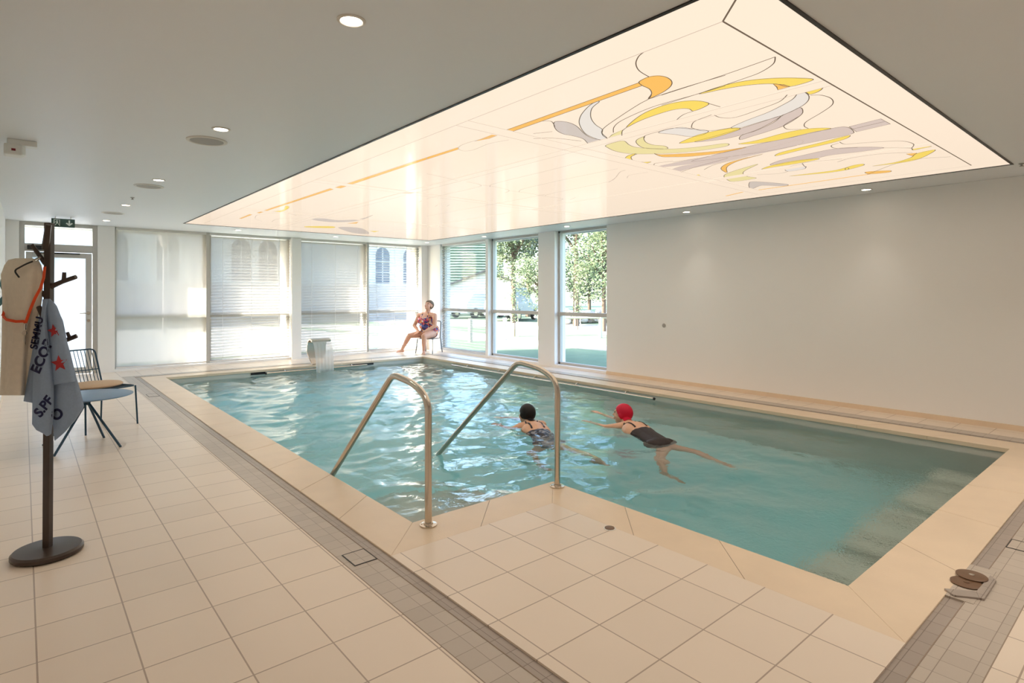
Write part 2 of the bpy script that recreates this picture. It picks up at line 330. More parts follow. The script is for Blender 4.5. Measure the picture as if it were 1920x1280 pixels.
# outlines of the printed ceiling art, metres on the panel
MOTIF_FILLS = [
 ('O', 1, [(2.661, 2.029), (2.64, 1.982), (2.639, 1.935), (2.667, 1.896), (2.723, 1.883), (2.794, 1.902), (2.855, 1.953), (2.903, 2.042), (2.932, 2.161), (2.869, 2.094), (2.796, 2.056), (2.718, 2.048)]),
 ('O', 0, [(2.697, 3.25), (2.666, 2.033), (2.718, 2.049), (2.757, 3.254)]),
 ('G', 1, [(2.827, 2.879), (2.89, 2.825), (3.014, 2.846), (3.226, 2.954), (3.356, 2.99), (3.466, 2.984), (3.472, 3.126), (3.308, 3.05), (3.187, 3.041), (3.09, 3.052), (2.964, 3.003)]),
 ('L', 1, [(2.74, 2.391), (2.806, 2.513), (2.944, 2.645), (3.09, 2.734), (3.222, 2.784), (3.303, 2.854), (3.438, 2.92), (3.48, 2.981), (3.368, 2.98), (3.206, 2.936), (3.004, 2.806), (2.873, 2.676), (2.779, 2.536), (2.732, 2.435)]),
 ('Y', 1, [(3.316, 2.639), (3.219, 2.501), (3.138, 2.34), (3.108, 2.179), (3.13, 2.061), (3.194, 1.989), (3.291, 1.969), (3.338, 2.036), (3.352, 2.117), (3.296, 2.111), (3.251, 2.141), (3.227, 2.223), (3.242, 2.393), (3.272, 2.517)]),
 ('P', 0, [(3.47, 2.962), (3.381, 2.823), (3.344, 2.698), (3.457, 2.794)]),
 ('P', 1, [(3.591, 3.066), (3.571, 2.962), (3.593, 2.884), (3.724, 2.933), (3.837, 2.941), (3.964, 2.876), (4.104, 2.779), (4.204, 2.609), (4.27, 2.409), (4.357, 2.458), (4.304, 2.719), (4.176, 2.927), (3.989, 3.1), (3.81, 3.138), (3.65, 3.1)]),
 ('P', 1, [(3.61, 2.701), (3.638, 2.789), (3.717, 2.858), (3.868, 2.914), (3.978, 2.886), (4.058, 2.805), (3.965, 2.77), (3.871, 2.808), (3.765, 2.798), (3.665, 2.747)]),
 ('L', 1, [(3.6, 2.567), (3.602, 2.397), (3.718, 2.348), (3.847, 2.305), (3.91, 2.41), (3.865, 2.484), (3.742, 2.517)]),
 ('Y', 1, [(3.095, 1.914), (3.074, 1.81), (3.079, 1.701), (3.115, 1.6), (3.192, 1.496), (3.289, 1.413), (3.375, 1.374), (3.384, 1.505), (3.283, 1.538), (3.217, 1.594), (3.16, 1.684), (3.125, 1.788)]),
 ('O', 0, [(3.27, 1.55), (3.321, 1.516), (3.384, 1.505), (3.386, 1.578), (3.333, 1.559)]),
 ('Y', 1, [(3.5, 1.492), (3.488, 1.365), (3.56, 1.399), (3.599, 1.442), (3.606, 1.488), (3.558, 1.488)]),
 ('L', 1, [(3.505, 1.506), (3.54, 1.492), (3.632, 1.504), (3.729, 1.553), (3.809, 1.637), (3.888, 1.788), (3.917, 1.94), (3.949, 2.119), (3.893, 2.15), (3.815, 1.996), (3.753, 1.818), (3.672, 1.676), (3.606, 1.585)]),
 ('B', 1, [(3.812, 1.635), (3.889, 1.649), (3.985, 1.706), (4.128, 1.87), (4.19, 2.015), (4.232, 2.174), (4.257, 2.276), (4.147, 2.209), (4.104, 2.071), (4.004, 1.897), (3.893, 1.784), (3.853, 1.706)]),
 ('B', 1, [(3.893, 1.798), (3.993, 1.906), (4.092, 2.064), (4.134, 2.203), (4.136, 2.367), (4.041, 2.544), (4.009, 2.327), (3.973, 2.132), (3.928, 1.946)]),
 ('Y', 1, [(3.985, 2.643), (3.908, 2.486), (3.879, 2.366), (3.904, 2.164), (3.971, 2.123), (4.013, 2.216), (4.051, 2.402), (4.041, 2.544)]),
 ('B', 1, [(4.47, 1.694), (4.512, 1.609), (4.662, 1.616), (4.738, 1.656), (4.757, 1.803), (4.764, 2.031), (4.772, 2.278), (4.714, 2.603), (4.615, 2.936), (4.517, 2.494), (4.489, 2.224), (4.493, 1.99)]),
 ('Y', 1, [(4.364, 2.35), (4.372, 2.206), (4.325, 1.952), (4.359, 1.788), (4.47, 1.694), (4.467, 1.832), (4.492, 2.066), (4.459, 2.25)]),
 ('Y', 1, [(4.995, 2.341), (4.908, 2.275), (4.864, 2.114), (4.822, 1.902), (4.765, 1.686), (4.845, 1.728), (4.899, 1.857), (4.946, 2.109)]),
 ('O', 1, [(4.112, 2.973), (4.193, 2.959), (4.346, 2.765), (4.462, 2.554), (4.512, 2.361), (4.532, 2.594), (4.448, 2.829), (4.333, 2.955), (4.254, 3.002)]),
 ('B', 0, [(4.517, 1.593), (4.479, 1.381), (4.669, 1.38), (4.706, 1.609)]),
 ('B', 1, [(5.153, 2.216), (5.112, 1.939), (5.203, 1.771), (5.387, 1.638), (5.391, 1.795), (5.326, 2.02), (5.35, 2.151), (5.34, 2.292), (5.312, 2.539), (5.195, 2.415)]),
 ('Y', 1, [(5.423, 2.684), (5.334, 2.549), (5.304, 2.323), (5.363, 2.156), (5.413, 2.177), (5.433, 2.38), (5.416, 2.568)]),
 ('L', 1, [(5.508, 2.491), (5.5, 2.323), (5.653, 2.368), (5.725, 2.428), (5.713, 2.563), (5.542, 2.522)]),
 ('Y', 1, [(5.967, 2.132), (5.905, 2.037), (5.916, 1.97), (5.989, 1.995), (6.076, 2.161)]),
 ('Y', 1, [(5.952, 2.66), (6.011, 2.28), (5.967, 2.132), (6.076, 2.161), (6.076, 2.353)]),
 ('Y', 1, [(6.082, 1.945), (6.066, 1.76), (5.961, 1.608), (5.823, 1.525), (5.787, 1.389), (5.912, 1.449), (6.081, 1.585), (6.127, 1.736)]),
 ('Y', 1, [(5.585, 1.492), (5.584, 1.426), (5.631, 1.373), (5.653, 1.444), (5.666, 1.506)]),
 ('O', 1, [(6.324, 2.078), (6.426, 1.909), (6.518, 1.945), (6.467, 2.087)]),
 ('O', 0, [(5.776, 1.589), (5.801, 1.519), (5.91, 1.575)]),
 ('Y', 1, [(3.997, 3.077), (4.065, 3.184), (4.193, 3.251), (4.303, 3.235), (4.352, 3.183), (4.362, 3.29), (4.252, 3.33), (4.1, 3.278), (4.002, 3.167)]),
 ('B', 1, [(4.849, 3.367), (4.725, 3.148), (4.722, 2.986), (4.714, 2.635), (4.709, 2.361), (4.61, 1.991), (4.765, 2.058), (4.81, 2.412), (4.861, 2.815), (4.874, 3.136), (4.942, 3.35)]),
 ('B', 1, [(4.566, 3.34), (4.652, 3.154), (4.721, 2.933), (4.731, 2.597), (4.707, 2.275), (4.58, 2.515), (4.547, 2.825), (4.546, 3.082)]),
 ('O', 1, [(5.116, 2.931), (4.979, 2.822), (4.898, 2.679), (4.842, 2.384), (4.925, 2.656), (5.079, 2.849), (5.309, 2.978)]),
 ('P', 1, [(5.443, 3.086), (5.338, 2.984), (5.235, 2.773), (5.18, 2.598), (5.342, 2.799), (5.475, 2.899), (5.654, 2.94), (5.8, 2.93), (5.791, 3.168), (5.634, 3.16)]),
 ('Y', 0, [(5.179, 3.31), (5.183, 3.209), (5.287, 3.251), (5.411, 3.246), (5.293, 3.359)]),
 ('G', 1, [(6.021, 3.12), (5.962, 3.023), (6.356, 2.873), (6.457, 2.94), (6.241, 3.084), (6.354, 3.269)]),
 ('O', 0, [(2.703, 4.349), (2.713, 3.888), (2.755, 3.933), (2.748, 4.421)]),
 ('O', 0, [(2.684, 6.258), (2.703, 4.35), (2.747, 4.421), (2.75, 6.267)]),
 ('O', 0, [(2.708, 3.653), (2.694, 3.417), (2.739, 3.406), (2.745, 3.516)]),
 ('O', 0, [(2.64, 8.97), (2.661, 6.342), (2.716, 6.375), (2.682, 8.993)]),
 ('O', 0, [(2.625, 9.831), (2.603, 9.197), (2.649, 9.218), (2.66, 9.846)]),
 ('Y', 1, [(2.778, 8.665), (2.838, 8.431), (2.732, 8.007), (2.808, 8.074), (2.868, 8.405), (2.864, 8.686)]),
 ('G', 1, [(3.53, 9.154), (3.641, 8.948), (3.92, 9.007), (4.117, 8.656), (4.061, 8.063), (4.195, 8.82), (4.026, 9.251), (3.762, 9.305)]),
 ('Y', 1, [(3.842, 10.189), (4.199, 9.886), (4.296, 10.174), (3.925, 10.344)]),
 ('O', 0, [(4.223, 9.36), (4.267, 8.998), (4.341, 9.235)]),
 ('Y', 0, [(5.041, 10.152), (5.206, 10.077), (5.227, 10.32)]),
 ('G', 1, [(4.346, 9.987), (4.702, 9.83), (5.263, 10.63), (4.973, 10.704)]),
]
MOTIF_LINES = [
 [(2.346, 1.761), (2.371, 1.811), (2.433, 1.874), (2.523, 1.921), (2.633, 1.94)],
 [(2.882, 2.105), (2.934, 2.166), (2.971, 2.27), (3.086, 2.525), (3.209, 2.763), (3.323, 2.871), (3.438, 2.92)],
 [(3.345, 2.783), (3.23, 2.679), (3.148, 2.531), (3.076, 2.232), (3.083, 1.947), (3.083, 1.739)],
 [(2.934, 2.166), (2.926, 1.914), (2.935, 1.656)],
 [(3.429, 2.294), (3.366, 2.202), (3.352, 2.117)],
 [(3.291, 1.969), (3.407, 1.957)],
 [(3.457, 2.794), (3.364, 2.715), (3.316, 2.639)],
 [(2.747, 2.916), (2.799, 2.881), (2.905, 2.954)],
 [(3.003, 3.289), (3.11, 3.18), (3.339, 3.1)],
 [(2.909, 3.187), (2.98, 3.057)],
 [(4.015, 3.077), (4.048, 3.167), (4.142, 3.235)],
 [(3.665, 2.747), (3.593, 2.679), (3.578, 2.551), (3.585, 2.427), (3.718, 2.348)],
 [(2.935, 2.072), (2.925, 1.674), (2.899, 1.364)],
 [(2.899, 1.364), (2.979, 1.412), (3.037, 1.504), (3.057, 1.6), (3.081, 1.892), (3.091, 2.181)],
 [(3.673, 2.336), (3.561, 2.242), (3.518, 2.101), (3.513, 2.083)],
 [(3.534, 2.073), (3.621, 2.072), (3.688, 2.001), (3.642, 1.804), (3.595, 1.666), (3.506, 1.577)],
 [(3.673, 2.336), (3.796, 2.332), (3.869, 2.254), (3.893, 2.15)],
 [(3.621, 1.491), (3.671, 1.448), (3.784, 1.434), (3.908, 1.476), (4.025, 1.588), (4.156, 1.738), (4.256, 1.794), (4.337, 1.8)],
 [(3.985, 1.706), (4.097, 1.849), (4.157, 1.894), (4.252, 1.905), (4.317, 1.84)],
 [(4.914, 1.802), (5.016, 1.8), (5.065, 1.724), (5.163, 1.57), (5.266, 1.47), (5.435, 1.445), (5.579, 1.498)],
 [(4.942, 1.82), (4.985, 1.891), (5.108, 1.897), (5.21, 1.774)],
 [(5.387, 1.638), (5.553, 1.506), (5.647, 1.509)],
 [(4.601, 1.608), (4.569, 1.383)],
 [(5.646, 2.088), (5.571, 1.939), (5.609, 1.706), (5.752, 1.537)],
 [(5.63, 2.83), (5.741, 2.669), (5.713, 2.563)],
 [(5.653, 2.368), (5.519, 2.336), (5.448, 2.283), (5.543, 2.014)],
 [(6.472, 2.117), (6.066, 1.677), (6.182, 1.369)],
 [(4.786, 4.056), (4.709, 3.909), (4.483, 3.646), (4.448, 3.556)],
 [(4.771, 3.788), (4.673, 3.673), (4.694, 3.468)],
 [(4.511, 3.058), (4.547, 2.825)],
 [(4.481, 3.244), (4.427, 3.182), (4.477, 3.035)],
 [(4.942, 3.258), (4.848, 3.044), (4.749, 2.654)],
 [(5.012, 3.049), (4.884, 2.848), (4.848, 2.521)],
 [(2.739, 3.406), (2.702, 3.573), (2.691, 3.779), (2.731, 3.906), (2.816, 3.955), (2.858, 3.871), (2.836, 3.633), (2.883, 3.441)],
 [(3.875, 6.235), (3.902, 5.264), (3.837, 5.074), (3.625, 5.03)],
 [(3.994, 5.096), (3.911, 4.911), (3.897, 4.204), (3.876, 3.533)],
 [(3.837, 5.074), (4.042, 5.056), (4.29, 5.119), (4.368, 5.294)],
 [(4.45, 5.126), (4.357, 4.923), (4.327, 4.24), (4.344, 3.56)],
 [(4.304, 5.135), (4.738, 5.131), (4.805, 5.284), (4.763, 7.665)],
 [(4.886, 5.13), (4.818, 4.962), (4.779, 4.053)],
 [(4.765, 5.16), (5.177, 5.132), (5.251, 5.296)],
 [(5.314, 5.129), (5.244, 4.966)],
 [(4.798, 4.053), (4.658, 3.846), (4.479, 3.643), (4.46, 3.559)],
 [(3.07, 4.94), (3.507, 5.027)],
 [(2.814, 9.648), (2.723, 9.196), (2.841, 8.8), (2.923, 8.449)],
 [(2.84, 9.738), (3.009, 9.943)],
 [(2.998, 8.667), (3.202, 8.892)],
 [(2.9, 10.405), (3.289, 10.333), (4.005, 10.42), (4.536, 10.423)],
 [(3.162, 9.934), (3.113, 9.507), (3.253, 9.277), (3.486, 9.305)],
 [(3.883, 6.716), (3.816, 6.548)],
 [(3.964, 6.571), (3.915, 6.42)],
 [(4.321, 6.742), (4.282, 6.612)],
 [(4.431, 6.616), (4.384, 6.479)],
]
MOTIF_ORANGE_LINES = [[(6.478, 3.256), (6.476, 2.669), (6.467, 2.087)], [(6.574, 3.701), (6.469, 3.426)]]

# ================================================================= SETTING
XL, XR, YB, YF, H = -0.22, 7.75, 12.45, -3.0, 2.6   # left wall, right wall, window wall, wall behind the camera, ceiling
PX0, PX1, PY0, PY1, NX, NY = 1.82, 6.80, 1.07, 11.10, 3.02, 3.09   # pool rim, entry notch corner
def structure(o): o['kind'] = 'structure'; return o
m = MB()
m.box(XL, 1.27, YF, YB+0.35, -0.08, 0); m.box(1.27, XR+0.3, YF, 0.49, -0.08, 0)
m.box(1.50, 2.70, 0.745, 2.77, -0.08, 0); m.box(7.37, XR+0.3, 0.49, YB+0.35, -0.08, 0); m.box(1.27, 7.37, 11.65, YB+0.35, -0.08, 0)
structure(m.build('floor', M['tile']))
# drain gutter round the pool: pale tile band with a darker sunk strip on the pool side
dg = thing('drain_gutter', 'grey tiled drain gutter running round the pool outside its stone edge', 'drain', (1.38, 3, 0))
m = MB(); m.box(1.27, 1.43, 0.49, 11.65, -0.09, -0.001); m.box(1.43, 7.37, 0.49, 0.67, -0.09, -0.001); m.box(7.19, 7.37, 0.67, 11.65, -0.09, -0.001); m.box(1.43, 7.19, 11.49, 11.65, -0.09, -0.001)
o = m.build('tile_band', M['gutter'], dg); o.matrix_parent_inverse = Matrix.Translation((-1.38, -3, 0))
m = MB()
for a in ((1.43, 1.50, 0.67, 11.49), (1.50, 3.27, 0.67, 0.745), (3.74, 7.12, 0.67, 0.745), (7.12, 7.19, 0.67, 11.49), (1.50, 7.12, 11.42, 11.49)): m.box(a[0], a[1], a[2], a[3], -0.09, -0.009)
o = m.build('drain_strip', M['gutter_dark'], dg); o.matrix_parent_inverse = Matrix.Translation((-1.38, -3, 0)); o['label'] = 'darker sunk strip of small tiles'
m = MB()
for x in (1.268, 1.4295): m.box(x-0.002, x+0.002, 0.49, 11.65, -0.02, 0.0006)
for y in (0.49, 0.671): m.box(1.43, 7.37, y-0.002, y+0.002, -0.02, 0.0006)
o = m.build('grout_line', M['joint'], dg); o.matrix_parent_inverse = Matrix.Translation((-1.38, -3, 0))

def cover(x0, x1, y0, y1, label):
    t = thing('inspection_cover', label, 'floor cover', ((x0+x1)/2, (y0+y1)/2, 0), group='tiled covers in the drain gutter')
    a, b = (x1-x0)/2, (y1-y0)/2
    m = MB(); m.box(-a, a, -b, b, -0.02, 0.001); m.build('cover_plate', M['gutter'], t)
    m = MB(); w = 0.005
    m.box(-a-w, a+w, -b-w, -b, -0.02, 0.002); m.box(-a-w, a+w, b, b+w, -0.02, 0.002); m.box(-a-w, -a, -b, b, -0.02, 0.002); m.box(a, a+w, -b, b, -0.02, 0.002)
    m.build('frame_gap', M['black'], t)
cover(1.305, 1.423, 2.79, 2.94, 'tiled cover with black edge in the gutter beside the pool entry steps')
cover(1.305, 1.423, 9.15, 9.40, 'far tiled cover in the gutter beyond the blue table and chair')
cover(4.15, 4.30, 0.50, 0.665, 'tiled cover with black edge in the near gutter at the right edge of the view')

# pool shell
pool = thing('swimming_pool', 'indoor pool with beige stone edge and grey lining under the glowing ceiling panel', 'pool', (0, 0, 0))
W = 0.12; e = 0.012; B = -1.35
m = MB()
m.box(PX0-W, PX0-e, NY-W, PY1+W, B, -0.04); m.box(PX0-e, PX1+e, PY1+e, PY1+W, B, -0.04); m.box(PX1+e, PX1+W, PY0-W, PY1+W, B, -0.04)
m.box(NX-W, PX1+e, PY0-W, PY0-e, B, -0.04); m.box(NX-W, NX-e, PY0-e, NY-e, B, -0.04); m.box(PX0-e, NX-W, NY-W, NY-e, B, -0.04)
m.build('basin', M['liner'], pool)
m = MB(); m.box(PX0-W, PX1+W, PY0-W, PY1+W, B-0.1, B); m.build('pool_floor', M['liner_floor'], pool)
m = MB()
for k, z in enumerate((-0.29, -0.46, -0.63, -0.80, -0.97, -1.14)):
    m.box(PX0-e, NX, NY-e+0.30*k, NY+0.30*(k+1), B, z)
m.build('steps', M['liner'], pool, 0.008)
# shallow massage bench along the near side, broken by dark gaps
segs = [(3.24, 3.52), (3.57, 3.98), (4.12, 4.36), (4.41, 4.80), (4.85, 5.06), (5.22, 5.62), (5.68, 5.90), (6.04, 6.42)]
for a, b_ in segs:
    m = MB(); m.box(a, b_, PY0-e, PY0+0.46, B, -0.47); m.build('bench_seat', M['bench'], pool, 0.02)
# stone coping
def slab_run(m, p0, p1, q0, q1, n):
    """quad between the line p0-p1 (pool side) and q0-q1 (deck side), cut into n slabs with fine joints"""
    p0, p1, q0, q1 = map(Vector, (p0, p1, q0, q1)); L = (p1-p0).length
    for i in range(n):
        g = 0.0015/L
        a, b_ = i/n + (g if i else 0), (i+1)/n - (g if i < n-1 else 0)
        m.prism([tuple(p0.lerp(p1, a)), tuple(p0.lerp(p1, b_)), tuple(q0.lerp(q1, b_)), tuple(q0.lerp(q1, a))], -0.042, 0.0)
m = MB()
slab_run(m, (PX0, NY), (PX0, PY1), (1.50, 2.77), (1.50, 11.42), 13)
slab_run(m, (PX0, PY1), (PX1, PY1), (1.50, 11.42), (7.12, 11.42), 8)
slab_run(m, (PX1, PY1), (PX1, PY0), (7.12, 11.42), (7.12, 0.745), 16)
slab_run(m, (PX1, PY0), (NX, PY0), (7.12, 0.745), (2.70, 0.745), 5)
slab_run(m, (NX, PY0), (NX, NY), (2.70, 0.745), (2.70, 2.77), 3)
slab_run(m, (NX, NY), (PX0, NY), (2.70, 2.77), (1.50, 2.77), 2)
m.build('coping', M['coping'], pool, 0.003)
m = MB()
for a in ((1.51, 1.78, 2.9, 11.3), (1.7, 7.0, 11.14, 11.41), (6.84, 7.11, 0.8, 11.3), (2.8, 7.0, 0.755, 1.03), (2.71, 2.98, 0.9, 2.9), (1.6, 2.9, 2.78, 3.05)): m.box(a[0], a[1], a[2], a[3], -0.04, -0.002)
m.build('joint_bed', M['joint'], pool)

# water: one body with a rippled top
def build_water():
    out = 0.018; step = 0.03
    x0, x1, y0, y1 = PX0-out, PX1+out, PY0-out, PY1+out
    nx_, ny_ = int((x1-x0)/step), int((y1-y0)/step)
    xs = [x0+(x1-x0)*i/nx_ for i in range(nx_+1)]; ys = [y0+(y1-y0)*j/ny_ for j in range(ny_+1)]
    # put grid lines exactly on the notch corner
    ix = min(range(len(xs)), key=lambda i: abs(xs[i]-(NX-out))); xs[ix] = NX-out
    iy = min(range(len(ys)), key=lambda j: abs(ys[j]-(NY-out))); ys[iy] = NY-out
    rnd = random.Random(5); waves = []
    for k in range(26):
        lam = rnd.uniform(0.16, 1.1); a = rnd.uniform(0, 2*math.pi)
        if k % 2: a = rnd.gauss(-0.7, 0.5)
        waves.append((2*math.pi/lam*math.cos(a), 2*math.pi/lam*math.sin(a), rnd.uniform(0, 6.28), lam*0.0046))
    def h(x, y):
        n0 = noise.noise(Vector((x*0.8, y*0.8, 1.7))); n1 = noise.noise(Vector((x*0.8, y*0.8, 9.1)))
        xx, yy = x + 0.25*n0, y + 0.25*n1
        s_ = sum(A*math.sin(kx*xx + ky*yy + p) for kx, ky, p, A in waves)
        s_ += 0.013*noise.noise(Vector((x*4.5, y*4.5, 0.3))) + 0.008*noise.noise(Vector((x*9, y*9, 4.3)))
        g = 1.0 if x < 3.6 else max(0.30, 1.0 - (x-3.6)*0.22)
        if y > 6: g = max(g, min(1.0, 0.45 + (y-6)*0.14))
        d = math.hypot(x-4.5, y-10.9)                                  # churn under the water spout
        return s_*g*0.8 + 0.020*math.exp(-d*d/0.5)*noise.noise(Vector((x*14, y*14, 2)))
    V = {}; vs_ = []; fs_ = []
    def vid(i, j, top=True):
        k = (i, j, top)
        if k not in V:
            V[k] = len(vs_); x, y = xs[i], ys[j]
            vs_.append((x, y, WATER + (h(x, y) if top else 0)) if top else (x, y, B-0.03))
        return V[k]
    inside = lambda i, j: not (i < ix and j < iy)
    cells = {(i, j) for i in range(nx_) for j in range(ny_) if inside(i, j)}
    for i, j in cells: fs_.append((vid(i,j), vid(i+1,j), vid(i+1,j+1), vid(i,j+1)))
    for i, j in cells: fs_.append((vid(i,j+1,0), vid(i+1,j+1,0), vid(i+1,j,0), vid(i,j,0)))
    for i, j in cells:
        for a, b_, di, dj in (((i,j),(i+1,j),0,-1), ((i+1,j),(i+1,j+1),1,0), ((i+1,j+1),(i,j+1),0,1), ((i,j+1),(i,j),-1,0)):
            if (i+di, j+dj) not in cells: fs_.append((vid(*b_), vid(*a), vid(*a,0), vid(*b_,0)))
    me = bpy.data.meshes.new('pool_water'); me.from_pydata(vs_, [], fs_); me.update()
    nt = len(cells); me.polygons.foreach_set('use_smooth', [k < nt for k in range(len(fs_))])
    me.materials.append(M['water']); o = link(bpy.data.objects.new('pool_water', me))
    # hard crease between the top and the sides
    me.attributes.new('sharp_edge', 'BOOLEAN', 'EDGE')
    topset = set(V[k] for k in V if k[2])
    bm = bmesh.new(); bm.from_mesh(me)
    for ed in bm.edges:
        if len(ed.link_faces) == 2 and abs(ed.link_faces[0].normal.z - ed.link_faces[1].normal.z) > 0.6: ed.smooth = False
    bm.to_mesh(me); bm.free()
    tag(o, 'rippled turquoise water filling the indoor pool', 'water', None, 'stuff')
build_water()

# walls
m = MB(); m.box(XL-0.2, XL, YF-0.2, YB+0.35, -0.08, H+0.15); structure(m.build('wall_left', M['wall']))
m = MB(); m.box(XL, XR+0.3, YF-0.2, YF, -0.08, H+0.15); structure(m.build('wall_front', M['wall']))
m = MB()
m.box(XR, XR+0.30, YF, 6.60, -0.08, H); m.box(XR, XR+0.30, 7.89, 8.35, -0.08, H); m.box(XR, XR+0.25, 9.96, 10.05, -0.08, H)
m.box(XR, XR+0.30, 6.60, 7.89, -0.08, 0.05); m.box(XR, XR+0.30, 8.35, 9.96, -0.08, 0.05); m.box(XR, XR+0.30, 10.05, 11.86, -0.08, 0.05)
m.box(XR, XR+0.30, 11.86, YB+0.35, -0.08, H)
structure(m.build('wall_right', M['wall'], bevel=0.003))
m = MB()
m.box(XL, -0.05, YB, YB+0.7, -0.08, H); m.box(1.0, 1.25, YB, YB+0.7, -0.08, H); m.box(4.37, 4.57, YB-0.04, YB+0.7, -0.08, H); m.box(7.57, XR, YB-0.03, YB+0.7, -0.08, H)
m.box(1.25, 7.57, YB+0.02, YB+0.30, -0.08, 0.04)
structure(m.build('wall_back', M['wall'], bevel=0.003))
m = MB()
hx0, hx1, hy0, hy1 = 2.10, 6.98, 1.09, 11.12
m.box(XL-0.2, hx0, YF-0.2, YB+0.95, H, H+0.4); m.box(hx1, XR+0.55, YF-0.2, YB+0.95, H, H+0.4); m.box(hx0, hx1, YF-0.2, hy0, H, H+0.4); m.box(hx0, hx1, hy1, YB+0.95, H, H+0.4)
m.box(hx0, hx1, hy0, hy1, H+0.1, H+0.4)
structure(m.build('ceiling', M['ceiling']))
m = MB(); m.box(XR-0.012, XR, YF, 6.60, 0, 0.055); structure(m.build('baseboard_right', M['coping']))
m = MB(); m.box(XL, XL+0.012, YF, YB, 0, 0.055); structure(m.build('baseboard_left', M['coping']))

# windows in the glazed walls
def window_y(n, x0, x1, y=YB+0.18):      # in the back wall
    w = structure(bpy.data.objects.new('window_%d' % n, None)); link(w); w.location = (x0, y, 0.04)
    m = MB(); t = 0.045; z0, z1 = 0.0, H-0.04; L = x1-x0
    m.box(0, L, -0.035, 0.035, z0, z0+t); m.box(0, L, -0.035, 0.035, z1-t, z1); m.box(0, t, -0.035, 0.035, z0, z1); m.box(L-t, L, -0.035, 0.035, z0, z1)
    m.box(0, L, -0.04, 0.14, 0.90, 0.98); m.build('window_frame', M['alu'], w, 0.003)
    m = MB(); m.box(t, L-t, -0.004, 0.004, z0+t, z1-t); m.build('pane', M['glass'], w)
def window_x(n, y0, y1, x=XR+0.14):
    w = structure(bpy.data.objects.new('window_%d' % n, None)); link(w); w.location = (x, y0, 0.05)
    m = MB(); t = 0.045; z0, z1 = 0.0, H-0.05; L = y1-y0
    m.box(-0.035, 0.035, 0, L, z0, z0+t); m.box(-0.035, 0.035, 0, L, z1-t, z1); m.box(-0.035, 0.035, 0, t, z0, z1); m.box(-0.035, 0.035, L-t, L, z0, z1)
    m.box(-0.05, 0.04, 0, L, 0.93, 1.0); m.build('window_frame', M['alu'], w, 0.003)
    m = MB(); m.box(-0.004, 0.004, t, L-t, z0+t, z1-t); m.build('pane', M['glass'], w)
window_y(1, 1.25, 2.74); window_y(2, 2.80, 4.37); window_y(3, 4.57, 6.14); window_y(4, 6.19, 7.57)
window_x(5, 10.05, 11.86); window_x(6, 8.35, 9.96); window_x(7, 6.60, 7.89)
m = MB(); m.box(2.74, 2.80, YB+0.05, YB+0.40, 0.04, H); structure(m.build('trim_1', M['alu']))
m = MB(); m.box(6.14, 6.19, YB+0.05, YB+0.40, 0.04, H); structure(m.build('trim_2', M['alu']))

# blinds
def slats(x0, x1, horiz, plane, z0, z1, tilt, wid=0.068, pitch=0.060):
    m = MB(); n = int((z1-z0)/pitch)
    dz, dn = wid/2*math.sin(tilt), wid/2*math.cos(tilt)
    for k in range(n):
        z = z0 + pitch*(k+0.5)
        if horiz == 'x': v = [(x0, plane-dn, z+dz), (x1, plane-dn, z+dz), (x1, plane+dn, z-dz), (x0, plane+dn, z-dz)]
        else: v = [(plane-dn, x0, z-dz), (plane-dn, x1, z-dz), (plane+dn, x1, z+dz), (plane+dn, x0, z+dz)]
        m.add(v, [(0, 1, 2, 3)])
    return m
BY = YB + 0.075
def blind_y(name, label, x0, x1, matn, tilt=None, clear=False):
    t = thing(name, label, 'blind', ((x0+x1)/2, BY, H-0.03)); I = Matrix.Translation((-(x0+x1)/2, -BY, -(H-0.03)))
    m = MB()
    if tilt is None:
        N = 60
        vs_ = [(x0+(x1-x0)*i/N, BY+0.002*math.sin(i*0.8), z) for z in (0.07, H-0.04) for i in range(N+1)]
        m.add(vs_, [(i, i+1, N+2+i, N+1+i) for i in range(N)], 0, True); nm = 'fabric'
    else: m = slats(x0, x1, 'x', BY, 0.075, H-0.05, tilt); nm = 'slats'
    o = m.build(nm, matn, t); o.matrix_parent_inverse = I
    m = MB(); m.box(x0, x1, BY-0.012, BY+0.012, 0.045, 0.075); o = m.build('bottom_rail', M['trimwhite'], t); o.matrix_parent_inverse = I
    m = MB(); m.box(x0, x1, BY-0.025, BY+0.025, H-0.045, H-0.001); o = m.build('head_rail', M['trimwhite'], t); o.matrix_parent_inverse = I
    if tilt is not None:
        m = MB()
        for f in (0.15, 0.5, 0.85): x = x0+(x1-x0)*f; m.box(x-0.002, x+0.002, BY-0.03, BY-0.027, 0.06, H-0.03)
        o = m.build('ladder_cord', M['trimwhite'], t); o.matrix_parent_inverse = I
blind_y('roller_blind', 'smooth cream roller blind in the window beside the exit door', 1.27, 2.74, M['blind_dense'])
blind_y('venetian_blind', 'closed slatted blind between the thin mullion and the left white column', 2.80, 4.36, M['slat'], R(58))
blind_y('venetian_blind', 'closed slatted blind in the window behind the steel water spout', 4.60, 6.13, M['slat'], R(58))
blind_y('venetian_blind', 'half open see-through slatted blind behind the seated woman', 6.19, 7.55, M['slat_open'], R(35))
t = thing('venetian_blind', 'see-through slatted blind in the window right of the seated woman', 'blind', (XR+0.06, 10.95, H-0.03)); I = Matrix.Translation((-(XR+0.06), -10.95, -(H-0.03)))
o = slats(10.06, 11.84, 'y', XR+0.06, 0.09, H-0.05, R(35)).build('slats', M['slat_open'], t); o.matrix_parent_inverse = I
m = MB(); m.box(XR+0.05, XR+0.07, 10.06, 11.84, 0.06, 0.085); o = m.build('bottom_rail', M['trimwhite'], t); o.matrix_parent_inverse = I
m = MB(); m.box(XR+0.035, XR+0.085, 10.06, 11.84, H-0.045, H-0.001); o = m.build('head_rail', M['trimwhite'], t); o.matrix_parent_inverse = I

